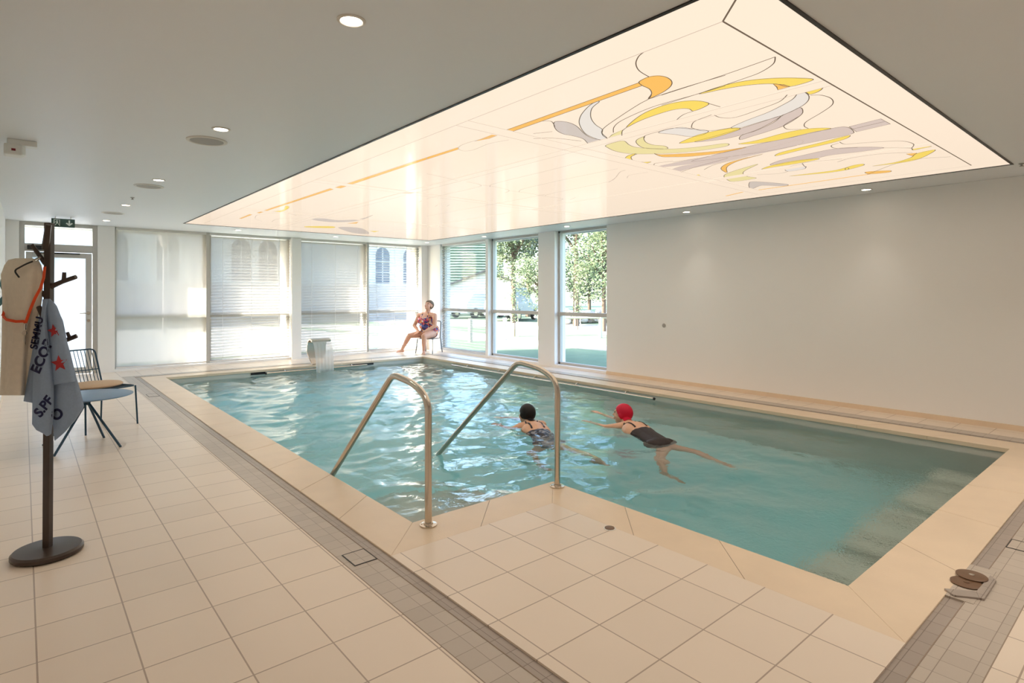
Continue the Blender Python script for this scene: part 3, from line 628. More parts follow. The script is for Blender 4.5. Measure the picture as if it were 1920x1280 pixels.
# exit door with a window over it
dr = structure(bpy.data.objects.new('door_1', None)); link(dr); dr.location = (-0.05, YB+0.10, 0)
m = MB(); L = 1.05; t0 = 0.07
m.box(0, t0, -0.05, 0.05, 0, H); m.box(L-t0, L, -0.05, 0.05, 0, H); m.box(t0, L-t0, -0.05, 0.05, 2.11, 2.24); m.box(t0, L-t0, -0.05, 0.05, H-0.06, H)
m.build('door_frame', M['alu'], dr, 0.004)
m = MB(); m.box(t0, L-t0, -0.005, 0.005, 2.24, H-0.06); m.build('pane', M['glass'], dr)
m = MB(); a, b_ = t0+0.012, L-t0-0.012; s_ = 0.085
m.box(a, a+s_, -0.055, -0.005, 0.01, 2.10); m.box(b_-s_, b_, -0.055, -0.005, 0.01, 2.10); m.box(a+s_, b_-s_, -0.055, -0.005, 2.10-s_, 2.10); m.box(a+s_, b_-s_, -0.055, -0.005, 0.01, 0.12)
leaf = m.build('door_leaf', M['alu'], dr, 0.004)
m = MB(); m.box(a+s_, b_-s_, -0.035, -0.025, 0.12, 2.10-s_); m.build('frosted_pane', M['frost'], dr)
m = MB(); hx = b_-0.045
m.lathe([(0.026, 0), (0.026, 0.008)], 0, 0, 20, M=Matrix.Translation((hx, -0.055, 1.06)) @ Matrix.Rotation(R(90), 4, 'X'))
m.lathe([(0.022, 0), (0.022, 0.008)], 0, 0, 20, M=Matrix.Translation((hx, -0.055, 0.93)) @ Matrix.Rotation(R(90), 4, 'X'))
m.tube(fillet([(hx, -0.06, 1.06), (hx, -0.105, 1.06), (hx-0.13, -0.105, 1.06)], 0.015), 0.009); m.build('door_handle', M['steel'], dr)
m = MB(); m.box(0.10, 0.36, -0.12, -0.05, 2.135, 2.205); m.build('door_closer', M['black'], dr, 0.005)
m = MB(); m.box(0.22, 0.80, -0.10, -0.07, 2.075, 2.095); m.build('closer_arm', M['black'], dr, 0.002)

# exit sign hanging under the ceiling
SC = at(118.5, 418, 9.0); sg = thing('exit_sign', 'small green exit sign with running figure and down arrow above the door', 'sign', (SC.x, SC.y, H))
rot = Matrix.Rotation(0, 4, 'Z'); dz = SC.z - H
m = MB(); m.box(-0.145, 0.145, -0.012, 0.012, dz-0.065, dz+0.065); m.build('sign_plate', M['signgreen'], sg, 0.003)
for hx_ in (-0.095, 0.095):
    if dz+0.065 < -0.002: m = MB(); m.box(hx_-0.005, hx_+0.005, -0.004, 0.004, dz+0.06, 0); m.build('hanger', M['trimwhite'], sg)
m = MB(); y = -0.0135
def poly(m, pts, ox, s_): m.add([(ox+p[0]*s_, y, dz+p[1]*s_) for p in pts], [tuple(range(len(pts)))])
poly(m, [(-1,-0.1),(0,-1.0),(1,-0.1),(0.62,0.2),(0.22,-0.2),(0.22,1),(-0.22,1),(-0.22,-0.2),(-0.62,0.2)], 0.075, 0.045)
m.build('arrow', M['signwhite'], sg); m = MB()
for q in [[(-0.95,-1),(-0.75,-1),(-0.75,1),(-0.95,1)], [(-0.75,0.82),(0.3,0.82),(0.3,1),(-0.75,1)], [(0.12,0.82),(0.3,0.82),(0.3,-1),(0.12,-1)][0:0] or [(0.42,-1),(0.6,-1),(0.6,1),(0.42,1)],
          [(-0.35,0.55),(-0.15,0.42),(0.05,0.55),(-0.15,0.72)], [(-0.45,0.35),(0.1,0.45),(0.12,-0.15),(-0.25,-0.1)], [(-0.25,-0.1),(-0.05,-0.1),(-0.5,-0.85),(-0.68,-0.8)], [(-0.05,-0.1),(0.15,-0.15),(0.38,-0.6),(0.25,-0.72)], [(-0.45,0.35),(-0.4,0.2),(-0.7,0.0),(-0.74,0.12)]]:
    poly(m, q, -0.07, 0.05)
m.build('running_figure', M['signwhite'], sg)

# ================================================================= CEILING PANEL
pn = thing('illuminated_ceiling_panel', 'large glowing cream ceiling panel with yellow and orange flower outlines over the pool', 'ceiling light', ((hx0+hx1)/2, (hy0+hy1)/2, H)); PI_ = Matrix.Translation((-(hx0+hx1)/2, -(hy0+hy1)/2, -H))
m = MB(); m.box(hx0, hx1, hy0, hy1, H-0.0005, H+0.02); o = m.build('diffuser', M['panel'], pn); o.matrix_parent_inverse = PI_
m = MB(); w = 0.018; zz = H-0.006
m.box(hx0-w, hx1+w, hy0-w, hy0, zz, H+0.02); m.box(hx0-w, hx1+w, hy1, hy1+w, zz, H+0.02); m.box(hx0-w, hx0, hy0, hy1, zz, H+0.02); m.box(hx1, hx1+w, hy0, hy1, zz, H+0.02)
o = m.build('edge_profile', M['black'], pn); o.matrix_parent_inverse = PI_
def crom(pts, closed, n=6):
    out = []; N = len(pts); rng = range(N) if closed else range(N-1)
    g = (lambda i: pts[i % N]) if closed else (lambda i: pts[max(0, min(N-1, i))])
    for i in rng:
        p0, p1, p2, p3 = g(i-1), g(i), g(i+1), g(i+2)
        for k in range(n):
            t = k/n; out.append(tuple(0.5*((2*p1[a]) + (-p0[a]+p2[a])*t + (2*p0[a]-5*p1[a]+4*p2[a]-p3[a])*t*t + (-p0[a]+3*p1[a]-3*p2[a]+p3[a])*t**3) for a in range(2)))
    if not closed: out.append(tuple(pts[-1]))
    return out
def strip(m, pts, w, z, mi=0, closed=False):
    P = [Vector(p) for p in pts]; N = len(P); L_ = []; R_ = []
    for i in range(N):
        a = P[(i-1) % N] if (closed or i) else P[i]; b_ = P[(i+1) % N] if (closed or i < N-1) else P[i]
        t = (b_-a); t = t.normalized() if t.length > 1e-9 else Vector((1, 0)); nrm = Vector((-t.y, t.x))
        L_.append(P[i]+nrm*w/2); R_.append(P[i]-nrm*w/2)
    vs_ = [(p.x, p.y, z) for p in L_] + [(p.x, p.y, z) for p in R_]
    fs_ = [(i, (i+1) % N, N+(i+1) % N, N+i) for i in (range(N) if closed else range(N-1))]
    m.add(vs_, fs_, mi)
from mathutils.geometry import tessellate_polygon
cols = ['O', 'Y', 'P', 'G', 'B', 'L']; mf = MB(); ml = MB()
for i, (c, sm, pts) in enumerate(MOTIF_FILLS):
    q = crom(pts, True, 5) if sm else pts
    tri = tessellate_polygon([[Vector((x, y, 0)) for x, y in q]])
    mf.add([(x, y, H-0.0015-0.00002*i) for x, y in q], [tuple(t) for t in tri], cols.index(c))
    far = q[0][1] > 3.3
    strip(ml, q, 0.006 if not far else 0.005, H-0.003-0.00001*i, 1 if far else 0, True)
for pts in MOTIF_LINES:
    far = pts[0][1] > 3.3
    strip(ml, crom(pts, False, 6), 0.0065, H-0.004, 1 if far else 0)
for pts in MOTIF_ORANGE_LINES: strip(mf, crom(pts, False, 6), 0.03, H-0.0028, 0)
o = mf.face_down().build('printed_shapes', [M[c] for c in cols], pn); o.matrix_parent_inverse = PI_
# plain bands between the printed fields, and their joint lines
mb_ = MB(); bx = [(3.43, 3.545), (5.50, 5.615)]; by = [(3.24, 3.385), (5.95, 6.09), (8.65, 8.79)]; ix0, ix1, iy0, iy1 = 2.345, 6.745, 1.335, 10.87
for a, b_ in bx: mb_.box(a, b_, iy0, iy1, H-0.0034, H-0.0005)
for a, b_ in by: mb_.box(ix0, ix1, a, b_, H-0.0034, H-0.0005)
o = mb_.build('plain_band', M['panel'], pn); o.matrix_parent_inverse = PI_
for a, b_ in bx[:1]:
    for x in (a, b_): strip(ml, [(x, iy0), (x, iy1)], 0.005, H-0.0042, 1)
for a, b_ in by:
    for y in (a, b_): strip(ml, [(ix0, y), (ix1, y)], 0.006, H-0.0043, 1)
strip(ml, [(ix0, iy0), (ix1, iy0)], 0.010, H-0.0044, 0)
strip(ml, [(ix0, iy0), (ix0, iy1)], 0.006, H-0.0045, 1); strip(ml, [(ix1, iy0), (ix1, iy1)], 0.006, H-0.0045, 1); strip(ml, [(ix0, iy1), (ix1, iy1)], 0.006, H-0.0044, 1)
strip(ml, [(hx0, hy0), (ix0, iy0)], 0.009, H-0.0046, 0)
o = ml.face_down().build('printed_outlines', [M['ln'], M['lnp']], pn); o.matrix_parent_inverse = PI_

# ================================================================= CEILING FITTINGS
def downlight(x, y, label, first=[None]):
    if first[0] is None:
        t = thing('downlight', label, 'ceiling lamp', (x, y, H), group='small round downlights')
        m = MB(); m.lathe([(0.062, 0.0), (0.062, -0.004), (0.050, -0.007), (0.046, -0.004)], 0, 0, 28, caps=False); m.build('trim_ring', M['trimwhite'], t)
        m = MB(); m.lathe([(0.046, -0.0045), (0.046, -0.003)], 0, 0, 28); m.build('lamp_lens', M['downlamp'], t)
        first[0] = t
    else:
        t = copy_tree(first[0]); t.location = (x, y, H); t['label'] = label
    l = bpy.data.lights.new('downlight_beam', 'SPOT'); lo = link(bpy.data.objects.new('downlight_beam', l)); lo.location = (x, y, H-0.012)
    l.energy = DOWNLIGHT_W*(0.30 if x > 7 else 0.08 if y > 11 else (0.3 if x < 2 and y < 1 else (2.3 if y < 1 else 0.6))); l.spot_size = R(70 if x > 7 else 130); l.spot_blend = 1.0; l.color = (1.0, 0.90, 0.78); l.shadow_soft_size = 0.04
for x, y, lb in [(1.10, 2.39, 'nearest and largest downlight, alone at the top of the view'), (1.10, 4.58, 'downlight just behind the nearest round ceiling grille'), (1.09, 7.05, 'downlight beside the second round ceiling grille from the camera'),
                 (1.06, 9.33, 'downlight beyond the tiny sprinkler on the left of the ceiling'), (1.04, 11.5, 'farthest downlight of the left row, above the exit door side'),
                 (3.09, 11.62, 'downlight under the far left corner of the glowing panel by the blinds'), (5.0, 11.62, 'middle downlight of the row along the blinds'), (7.22, 11.6, 'downlight in the far corner above the seated woman'),
                 (7.37, 9.6, 'downlight above the mullion between the two right corner windows'), (7.38, 7.2, 'downlight above the rightmost window'), (7.42, 4.8, 'downlight beside the plain wall just right of the windows'), (7.40, 2.43, 'rightmost downlight beside the plain wall'),
                 (1.10, 0.3, 'added unseen downlight above the deck behind the camera'), (3.4, 0.3, 'added unseen downlight above the near deck to the right of the camera'), (5.7, 0.3, 'added unseen downlight above the near deck at the far right'), (1.10, -1.8, 'added unseen downlight by the wall behind the camera')]:  # last four are out of view, added to brighten the near room
    downlight(x, y, lb)
def vent(x, y, label, first=[None]):
    if first[0] is None:
        t = thing('ceiling_vent', label, 'vent', (x, y, H), group='round ceiling grilles')
        m = MB(); m.lathe([(0.145, 0.0), (0.145, -0.006), (0.125, -0.010), (0.118, -0.006)], 0, 0, 36, caps=False); m.build('rim', M['trimwhite'], t)
        m = MB(); m.lathe([(0.118, -0.007), (0.118, -0.003)], 0, 0, 36); m.build('grille', M['ventgrey'], t); first[0] = t
    else: t = copy_tree(first[0]); t.location = (x, y, H); t['label'] = label
vent(1.10, 5.0, 'nearest and largest round grey grille in the ceiling'); vent(1.07, 7.53, 'middle round grey grille in the ceiling'); vent(1.02, 10.37, 'farthest round grey grille, near the blinds')
def sprinkler(x, y, label):
    m = MB(); m.lathe([(0.022, 0), (0.022, -0.006), (0.008, -0.010), (0.008, -0.022), (0.016, -0.024), (0.016, -0.027)], 0, 0, 16)
    tag(m.build('sprinkler_head', M['ventgrey'], loc=(x, y, H)), label, 'sprinkler')
sprinkler(1.04, 8.55, 'tiny dark sprinkler on the ceiling between the left row of downlights'); sprinkler(7.02, 1.02, 'small sprinkler near the right corner of the glowing panel')
# detector box at the left edge
p = at(30, 248, 5.0); s_ = 1.2/(1.4-0); p = Vector((-0.09, 5.85, H))
dt = thing('motion_detector', 'white angular ceiling detector with red dot at the left edge of the ceiling', 'detector', (-0.045, 5.95, H))
m = MB(); m.box(-0.05, 0.13, -0.05, 0.05, -0.045, 0); m.build('mount', M['white'], dt, 0.006)
m = MB(); m.prism([(-0.07, -0.06), (0.04, -0.06), (0.06, 0.0), (0.04, 0.07), (-0.07, 0.07)], -0.125, -0.040); m.build('housing', M['white'], dt, 0.012)
m = MB(); m.box(-0.025, 0.0, -0.064, -0.058, -0.095, -0.078); m.build('red_lamp', mat('red_indicator', (0.22, 0.01, 0.02), 0.4), dt)
WC = MB(); a_ = (1245-960)/FPX; yy = XR*(CYAW-a_*SY)/(SY+a_*CYAW); zz_ = EYE-(610-CY)/FPX*(XR*SY+yy*CYAW)
WC.lathe([(0.033, 0), (0.033, 0.004), (0.02, 0.008)], 0, 0, 20, M=Matrix.Translation((XR, yy, zz_)) @ Matrix.Rotation(R(-90), 4, 'Y'))
tag(WC.build('wall_spot', M['ventgrey']), 'small round grey disc for a dark spot on the plain right wall', 'wall cap')  # thin grey disc built for a small dark spot on the wall

# ================================================================= RAILS AND FITTINGS
def entry_rail(x, ybase, ywater, label, peak=0.86):
    t = thing('entry_handrail', label, 'handrail', (x, ybase, 0), group='steel handrails at the pool steps')
    r = 0.0215
    path = fillet([(0, 0, 0.0), (0, 0, 0.76), (0, 0.16, 0.835), (0, 0.44, 0.865), (0, ywater-ybase, -0.10), (0, ywater-ybase+0.30, -0.52)], [0.10, 0.10, 0.07, 0.01], 8)
    m = MB(); m.tube(path, r, 16); m.build('rail', M['steel'], t)
    m = MB(); m.lathe([(0.052, 0.0005), (0.052, 0.007), (0.030, 0.010), (0.028, 0.020)], 0, 0, 28); m.build('base_flange', M['steel'], t)
    for k in range(3): m = MB(); q = 2*math.pi*k/3+0.4; m.lathe([(0.006, 0.006), (0.006, 0.011)], 0.040*math.cos(q), 0.040*math.sin(q), 10); m.build('screw', M['steel'], t)
entry_rail(1.87, 2.99, 4.48, 'polished steel handrail on the left side of the pool steps')
entry_rail(2.96, 2.985, 4.56, 'polished steel handrail on the corner of the stone edge, nearer the swimmers')

def grab_rail(p0, p1, inward, label, n, cap0=False, cap1=True, r=0.017):
    p0, p1 = Vector(p0), Vector(p1); c = (p0+p1)/2; t = thing('grab_rail', label, 'grab rail', tuple(c), group='steel rails along the pool walls')
    m = MB(); m.tube([p0-c, p1-c], r, 14); m.build('rail', M['steel'], t)
    d = (p1-p0)
    for k in range(n):
        q = p0 + d*((k+0.5)/n) - c; w = Vector(inward)
        m = MB(); m.tube(fillet([q, q + Vector((0, 0, 0.035)) - w*0.01, q + Vector((0, 0, 0.035)) - w*0.085], 0.015, 4), 0.008, 8); m.build('bracket', M['steel'], t)
    u = d.normalized()
    for e_, on, s_ in ((p0, cap0, -1), (p1, cap1, 1)):
        if on: m = MB(); m.tube([e_-c, e_-c+u*0.02*s_], r*1.12, 14); m.build('end_cap', M['black'], t)
grab_rail((6.73, 9.85, -0.07), (6.73, 4.88, -0.07), (-1, 0, 0), 'long steel grab rail inside the pool along the wall under the windows', 5)
grab_rail((3.42, 11.03, -0.07), (5.42, 11.03, -0.07), (0, -1, 0), 'short steel grab rail on the far pool wall below the water spout', 3, True, False)
grab_rail((1.88, 9.9, -0.07), (1.88, 5.92, -0.07), (1, 0, 0), 'grab rail on the left pool wall, only its black end showing past the stone edge', 3)
# dark overflow openings beside the far rail
for a, b_, lb in ((3.17, 3.42, 'dark slot in the far pool wall left of the short grab rail'), (5.10, 5.60, 'dark slot in the far pool wall right of the water spout')):
    m = MB(); m.box(a, b_, PY1-0.004, PY1+0.012, -0.085, -0.045); tag(m.build('skimmer_slot', M['black']), lb, 'skimmer')

# stainless water spout on the far edge with its sheet of water
sp = thing('water_spout', 'curved stainless steel water spout standing on the far pool edge', 'water spout', (4.46, 11.24, 0))
prof = fillet([(0.0, 0.005), (0.06, 0.10), (0.075, 0.30), (0.02, 0.47), (-0.09, 0.515), (-0.20, 0.47)], [0.06, 0.12, 0.12, 0.10], 7)
prof = [(p[0], p[1]) for p in [Vector((a.x, a.y)) for a in fillet([(a, b_, 0) for a, b_ in [(0.0, 0.005), (0.06, 0.10), (0.075, 0.30), (0.02, 0.47), (-0.09, 0.515), (-0.20, 0.47)]], [0.06, 0.12, 0.12, 0.10], 7)]]
m = MB(); N = len(prof); vs_ = []
for i, (y, z) in enumerate(prof):
    f = min(1, z/0.25) if i < N*0.6 else 1; hw = 0.10 + 0.09*f
    a = prof[min(i+1, N-1)]; b_ = prof[max(i-1, 0)]; tn = Vector((a[0]-b_[0], a[1]-b_[1])).normalized(); nn = Vector((-tn.y, tn.x))*0.017
    for sx in (-1, 1):
        for s_ in (-1, 1): vs_.append((sx*hw, y+nn.x*s_, z+nn.y*s_))
fs_ = []
for i in range(N-1):
    a = i*4; b_ = a+4
    for k, l_ in ((0, 1), (1, 3), (3, 2), (2, 0)): fs_.append((a+k, a+l_, b_+l_, b_+k))
fs_ += [(0, 2, 3, 1), ((N-1)*4, (N-1)*4+1, (N-1)*4+3, (N-1)*4+2)]
m.add(vs_, fs_, 0, True); m.build('spout_blade', M['steel'], sp)
m = MB(); m.box(-0.13, 0.13, -0.05, 0.05, 0.0005, 0.010); m.build('base_plate', M['steel'], sp, 0.003)
m = MB(); vs_ = []; nu, nv = 24, 14
for j in range(nv+1):
    t_ = j/nv
    for i in range(nu+1):
        u = i/nu*2-1
        vs_.append((u*0.185*(1-0.05*t_) , -0.19-0.20*t_**0.55 + 0.006*math.sin(u*17+t_*3), 0.462-0.60*t_**1.5))
m.add(vs_, [(j*(nu+1)+i, j*(nu+1)+i+1, (j+1)*(nu+1)+i+1, (j+1)*(nu+1)+i) for j in range(nv) for i in range(nu)], 0, True)
fo = m.build('falling_water', M['fall'], loc=(4.46, 11.24, 0)); tag(fo, 'thin sheet of water falling from the steel spout into the pool', 'water', None, 'stuff')

# floor fittings
m = MB(); m.lathe([(0.036, 0), (0.036, 0.002), (0.030, 0.003), (0.029, 0.0015)], 0, 0, 28, caps=False)
fd = thing('floor_outlet', 'small round floor outlet with brown cap on the deck corner tile beside the steps', 'floor outlet', (2.67, 2.25, 0.0))
m.build('white_ring', M['white'], fd); m = MB(); m.lathe([(0.029, 0.0005), (0.029, 0.006), (0.02, 0.008)], 0, 0, 28); m.build('cap', M['brownplate'], fd)
KO = floor_at(1820, 1095); kr = thing('raised_tile_kerb', 'small angled raised tile kerb around the two brown discs in the gutter', 'kerb', (KO.x, KO.y, 0))
def wp(px, py): v = floor_at(px, py) - KO; return (v.x, v.y)
m = MB()
m.prism([wp(1770, 1106), wp(1788, 1119), wp(1836, 1124), wp(1830, 1112)], -0.005, 0.010); m.prism([wp(1830, 1112), wp(1836, 1124), wp(1846, 1126), wp(1868, 1091), wp(1857, 1081)], -0.005, 0.010)
m.build('kerb_tiles', M['gutter_dark'], kr, 0.002)
m = MB(); m.box(3.27-KO.x, 3.74-KO.x, 0.640-KO.y, 0.745-KO.y, -0.09, 0.0012); m.build('bed', M['gutter'], kr)
for (cx_, cy_, z, lb, top) in ((3.245, 0.652, 0.0, 'lower brown metal disc in the gutter, nearer the camera side', False), (3.345, 0.668, 0.0, 'upper brown metal disc in the gutter with a shiny centre', True)):
    c = floor_at(1822 if top else 1812, 1080 if top else 1091, 0.008)
    t = thing('brown_disc', lb, 'floor cover', (c.x, c.y, 0.002 if not top else 0.0085))
    m = MB(); m.lathe([(0.060, 0), (0.064, 0.002), (0.064, 0.005), (0.058, 0.007)], 0, 0, 36); m.build('plate', M['brownplate'], t)
    m = MB(); m.lathe([(0.012, 0.0065), (0.012, 0.009), (0.008, 0.010)], 0, 0, 20); m.build('centre_screw', M['steel'] if top else M['brownplate'], t)

# ================================================================= FURNITURE
# coat stand
cs = thing('coat_stand', 'dark wooden branch coat stand with round base at the left', 'coat stand', (0.10, 3.98, 0))
m = MB(); m.lathe([(0.145, 0.001), (0.158, 0.010), (0.158, 0.026), (0.148, 0.036), (0.05, 0.040), (0.02, 0.042)], 0, 0, 56); m.build('base', M['wood'], cs)
m = MB(); m.prism([(-0.017, -0.017), (0.017, -0.017), (0.017, 0.017), (-0.017, 0.017)], 0.035, 1.78); o = m.build('pole', M['wood'], cs, 0.004); o.rotation_euler = (0, R(0.3), R(-40))
rgt = Vector((CYAW, -SY, 0)); fwd = Vector((SY, CYAW, 0))
def br(pts, w=0.011, flat=1.0):
    m = MB(); P = [rgt*a + fwd*b_ + Vector((0, 0, z)) for a, b_, z in pts]
    m.tube(P, [w*1.25] + [w]*(len(P)-1), 8); m.build('branch', M['wood'], cs, 0.0)
br([(0.0, -0.015, 1.64), (0.045, -0.05, 1.765)], 0.014); br([(-0.01, 0, 1.56), (-0.045, -0.04, 1.65), (-0.05, -0.045, 1.66)], 0.010)
br([(-0.01, 0.02, 1.62), (-0.025, 0.05, 1.72)], 0.012); br([(0.0, 0, 1.43), (0.08, 0, 1.465), (0.152, 0, 1.49)], 0.012); br([(0.088, 0, 1.47), (0.090, 0, 1.515)], 0.009)
br([(0.0, 0, 1.10), (0.07, 0.03, 1.145), (0.12, 0.05, 1.17)], 0.012); br([(0, 0, 1.38), (-0.07, -0.02, 1.45), (-0.10, -0.03, 1.47)], 0.011); br([(0, -0.01, 1.25), (0.01, -0.07, 1.33)], 0.012)
br([(0.09, 0.04, 1.155), (0.075, 0.04, 1.19)], 0.008)

# cloth draped as a closed, folded body; levels give (z, centre, half width, depth)
def drape(name, levels, mats, M_, folds, hem=None, seed=1, n=72, sub=5, thick=0.0):
    """levels: (z, cx, halfwidth, halfdepth, foldamp) in the stand's picture-parallel frame"""
    rnd = random.Random(seed); ph = [rnd.uniform(0, 6.28) for _ in range(6)]
    L = []
    for a, b_ in zip(levels[:-1], levels[1:]):
        for k in range(sub): t = k/sub; L.append(tuple(a[i]*(1-t)+b_[i]*t for i in range(5)))
    L.append(levels[-1]); m = MB(); vs_ = []
    for li, (z, cx, hw, hd, fa) in enumerate(L):
        for k in range(n):
            q = 2*math.pi*k/n; rr = 1 + fa*(math.sin(q*folds+ph[0]+0.6*math.sin(z*7)) + 0.5*math.sin(q*(folds*2-1)+ph[1]))
            x = cx + hw*math.cos(q)*(1+0.35*(rr-1)); d = hd*math.sin(q)*rr
            zz = z
            if hem and li >= len(L)-1-sub*2:
                w_ = (li-(len(L)-1-sub*2))/(sub*2); zz = z + hem(math.cos(q), math.sin(q))*w_
            vs_.append(S3(x, d, zz))
    NL = len(L)
    fs_ = [(i*n+k, i*n+(k+1) % n, (i+1)*n+(k+1) % n, (i+1)*n+k) for i in range(NL-1) for k in range(n)]
    fs_.append(tuple(range(n)))
    fs_.append(tuple((NL-1)*n+k for k in range(n-1, -1, -1)))
    m.add(vs_, fs_, 0, True); return m
CS = Vector((0.10, 3.98, 0)); D0 = CS.x*SY + CS.y*CYAW
PXM = FPX/D0                                    # pixels per metre at the stand
def lx(px): return (px-960)/PXM - (CS.x*CYAW - CS.y*SY)
def lz(py): return EYE - (py-CY)/PXM
XC = CS.x*CYAW - CS.y*SY
def S3(x, d, z):
    k = (D0+d)/D0; return rgt*((x+XC)*k-XC) + fwd*d + Vector((0, 0, EYE+(z-EYE)*k))   # point seen at (x, z) of the stand's plane, d behind it
# robe
rb = thing('bathrobe', 'pale beige robe hanging on the left side of the coat stand', 'robe', tuple(CS + Vector((0, 0, 0))))
lv = [(lz(484), lx(44), 0.045, 0.03, 0.02), (lz(487), lx(44), 0.080, 0.04, 0.05), (lz(497), lx(43), 0.098, 0.055, 0.06), (lz(515), lx(42), 0.112, 0.06, 0.10), (lz(560), lx(42), 0.102, 0.065, 0.14), (lz(620), lx(36), 0.088, 0.07, 0.18), (lz(690), lx(32), 0.082, 0.072, 0.20), (lz(741), lx(29), 0.078, 0.072, 0.2)]
drape('robe', lv, None, None, 4, None, 3).build('robe_cloth', M['robe'], rb)
def band(m, pts, w, th=0.0015, dirn=None):
    """flat strap along a polyline given in (x, depth, z)"""
    P = [S3(a, b_, z) for a, b_, z in pts]; N = len(P); vs_ = []
    for i, p in enumerate(P):
        t = (P[min(i+1, N-1)] - P[max(i-1, 0)]).normalized(); s_ = t.cross(fwd).normalized()*w/2
        for q in (s_, -s_):
            vs_.append(p+q-fwd*th); vs_.append(p+q+fwd*th)
    fs_ = []
    for i in range(N-1):
        a = 4*i; b_ = a+4
        for k, l_ in ((0, 2), (2, 3), (3, 1), (1, 0)): fs_.append((a+k, a+l_, b_+l_, b_+k))
    fs_ += [(0, 1, 3, 2), (4*N-4, 4*N-2, 4*N-1, 4*N-3)]
    m.add(vs_, fs_, 0, True)
hg = thing('coat_hook_wire', 'bent black hook with steel tip over the top of the robe', 'hook', tuple(CS))
f_ = -0.085
m = MB(); m.tube(fillet([S3(lx(72), f_+0.03, lz(486)), S3(lx(50), f_, lz(494)), S3(lx(26), f_, lz(507)), S3(lx(36), f_, lz(520))], 0.02, 5), 0.0042, 10)
m.build('wire', M['black'], hg)
m = MB(); m.tube([S3(lx(64), f_+0.01, lz(489)), S3(lx(75), f_+0.05, lz(483))], 0.008, 10); m.build('steel_tip', M['steel'], hg)
ly = thing('lanyard', 'orange lanyard with keys hanging over the beige robe', 'lanyard', tuple(CS))
m = MB(); f2 = -0.088
band(m, [(lx(84), -0.03, lz(500)), (lx(82), -0.06, lz(520)), (lx(76), f2, lz(540)), (lx(66), f2, lz(558)), (lx(56), f2-0.002, lz(582)), (lx(48), f2-0.004, lz(605))], 0.014)
band(m, [(lx(48), f2-0.004, lz(605)), (lx(44), f2-0.004, lz(602)), (lx(30), f2-0.004, lz(602.5)), (lx(12), f2+0.02, lz(599)), (lx(5), -0.03, lz(592))], 0.014)
band(m, [(lx(5), -0.03, lz(592)), (lx(9), -0.02, lz(582)), (lx(13), 0.0, lz(572))], 0.014)
m.build('strap', M['orange'], ly)
m = MB(); m.tube([S3(lx(47), f2-0.006, lz(606)), S3(lx(46.5), f2-0.006, lz(618))], 0.006, 10)
m.lathe([(0.012, 0), (0.012, 0.004)], 0, 0, 16, M=Matrix.Translation(S3(lx(46.5), f2-0.006, lz(624))) @ Matrix.Rotation(-YAW, 4, 'Z') @ Matrix.Rotation(R(90), 4, 'X'))
m.build('clasp', M['steel'], ly)
m = MB(); band(m, [(lx(46.5), f2-0.006, lz(628)), (lx(46), f2-0.006, lz(646))], 0.008, 0.0015); m.build('key', M['steel'], ly)
st = MB(); band(st, [(lx(6), 0.03, lz(522)), (lx(3), 0.03, lz(534)), (lx(10), 0.03, lz(548)), (lx(16), 0.04, lz(556))], 0.022); band(st, [(lx(14), 0.03, lz(553)), (lx(5), 0.03, lz(562)), (lx(-10), 0.03, lz(576))], 0.030)
o = st.build('swim_strap', M['teal'], loc=tuple(CS)); tag(o, 'teal fabric strap showing behind the robe at the left edge', 'strap')

# towel with printing
tw = thing('printed_towel', 'grey blue towel with navy letters and red stars hanging on the coat stand', 'towel', tuple(CS))
def resamp(pts, n):
    P = [Vector((lx(a), lz(b_))) for a, b_ in pts]; d = [0]
    for a, b_ in zip(P[:-1], P[1:]): d.append(d[-1] + (b_-a).length)
    out = []
    for k in range(n+1):
        t = d[-1]*k/n; i = max(j for j in range(len(d)) if d[j] <= t+1e-9); i = min(i, len(P)-2); f = (t-d[i])/max(1e-9, d[i+1]-d[i]); out.append(P[i].lerp(P[i+1], f))
    return out
tb = MB()
def fold(left, right, bottom, base, bulge, thick=0.008, nr=26, ncol=16, wav=0.0):
    """one hanging fold of the towel: rounded towards the viewer, cut along its own hem"""
    A, B_ = resamp(left, nr), resamp(right, nr); hemv = resamp(bottom, ncol) if bottom else None; rows = []
    for j in range(nr+1):
        row = []
        for i in range(ncol+1):
            u = i/ncol; p = A[j].lerp(B_[j], u)
            if hemv and j > nr-8: w_ = ((j-(nr-8))/8)**1.5; q_ = A[nr].lerp(B_[nr], u); p = p + (hemv[i]-q_)*w_
            g = min(1, j/5)
            row.append((p, base - g*bulge*math.sin(math.pi*u)**0.75 - wav*g*math.sin(u*9+j*0.25)))
        rows.append(row)
    for back in (0, thick):
        vs_ = [S3(p.x, d_, p.y) + fwd*back for row in rows for p, d_ in row]
        if back == 0: V0 = vs_
        else: V1 = vs_
    C_ = ncol+1; n0 = len(V0); f_q = [(j*C_+i, j*C_+i+1, (j+1)*C_+i+1, (j+1)*C_+i) for j in range(nr) for i in range(ncol)]
    edge = [(0*C_+i) for i in range(C_)] + [j*C_+ncol for j in range(1, nr+1)] + [nr*C_+i for i in range(ncol-1, -1, -1)] + [j*C_ for j in range(nr-1, 0, -1)]
    fs_ = f_q + [tuple(n0+i for i in reversed(f)) for f in f_q] + [(edge[k], n0+edge[k], n0+edge[(k+1) % len(edge)], edge[(k+1) % len(edge)]) for k in range(len(edge))]
    tb.add(V0+V1, fs_, 0, True)
fold([(82, 563), (72, 600), (62, 650), (52, 705), (44, 752)], [(90, 563), (84, 600), (76, 650), (70, 700), (66, 756)], None, -0.035, 0.012)
fold([(84, 561), (92, 600), (99, 650), (104, 700), (108, 760)], [(96, 562), (116, 600), (124, 640), (134, 690), (147, 745)], None, 0.010, 0.012)
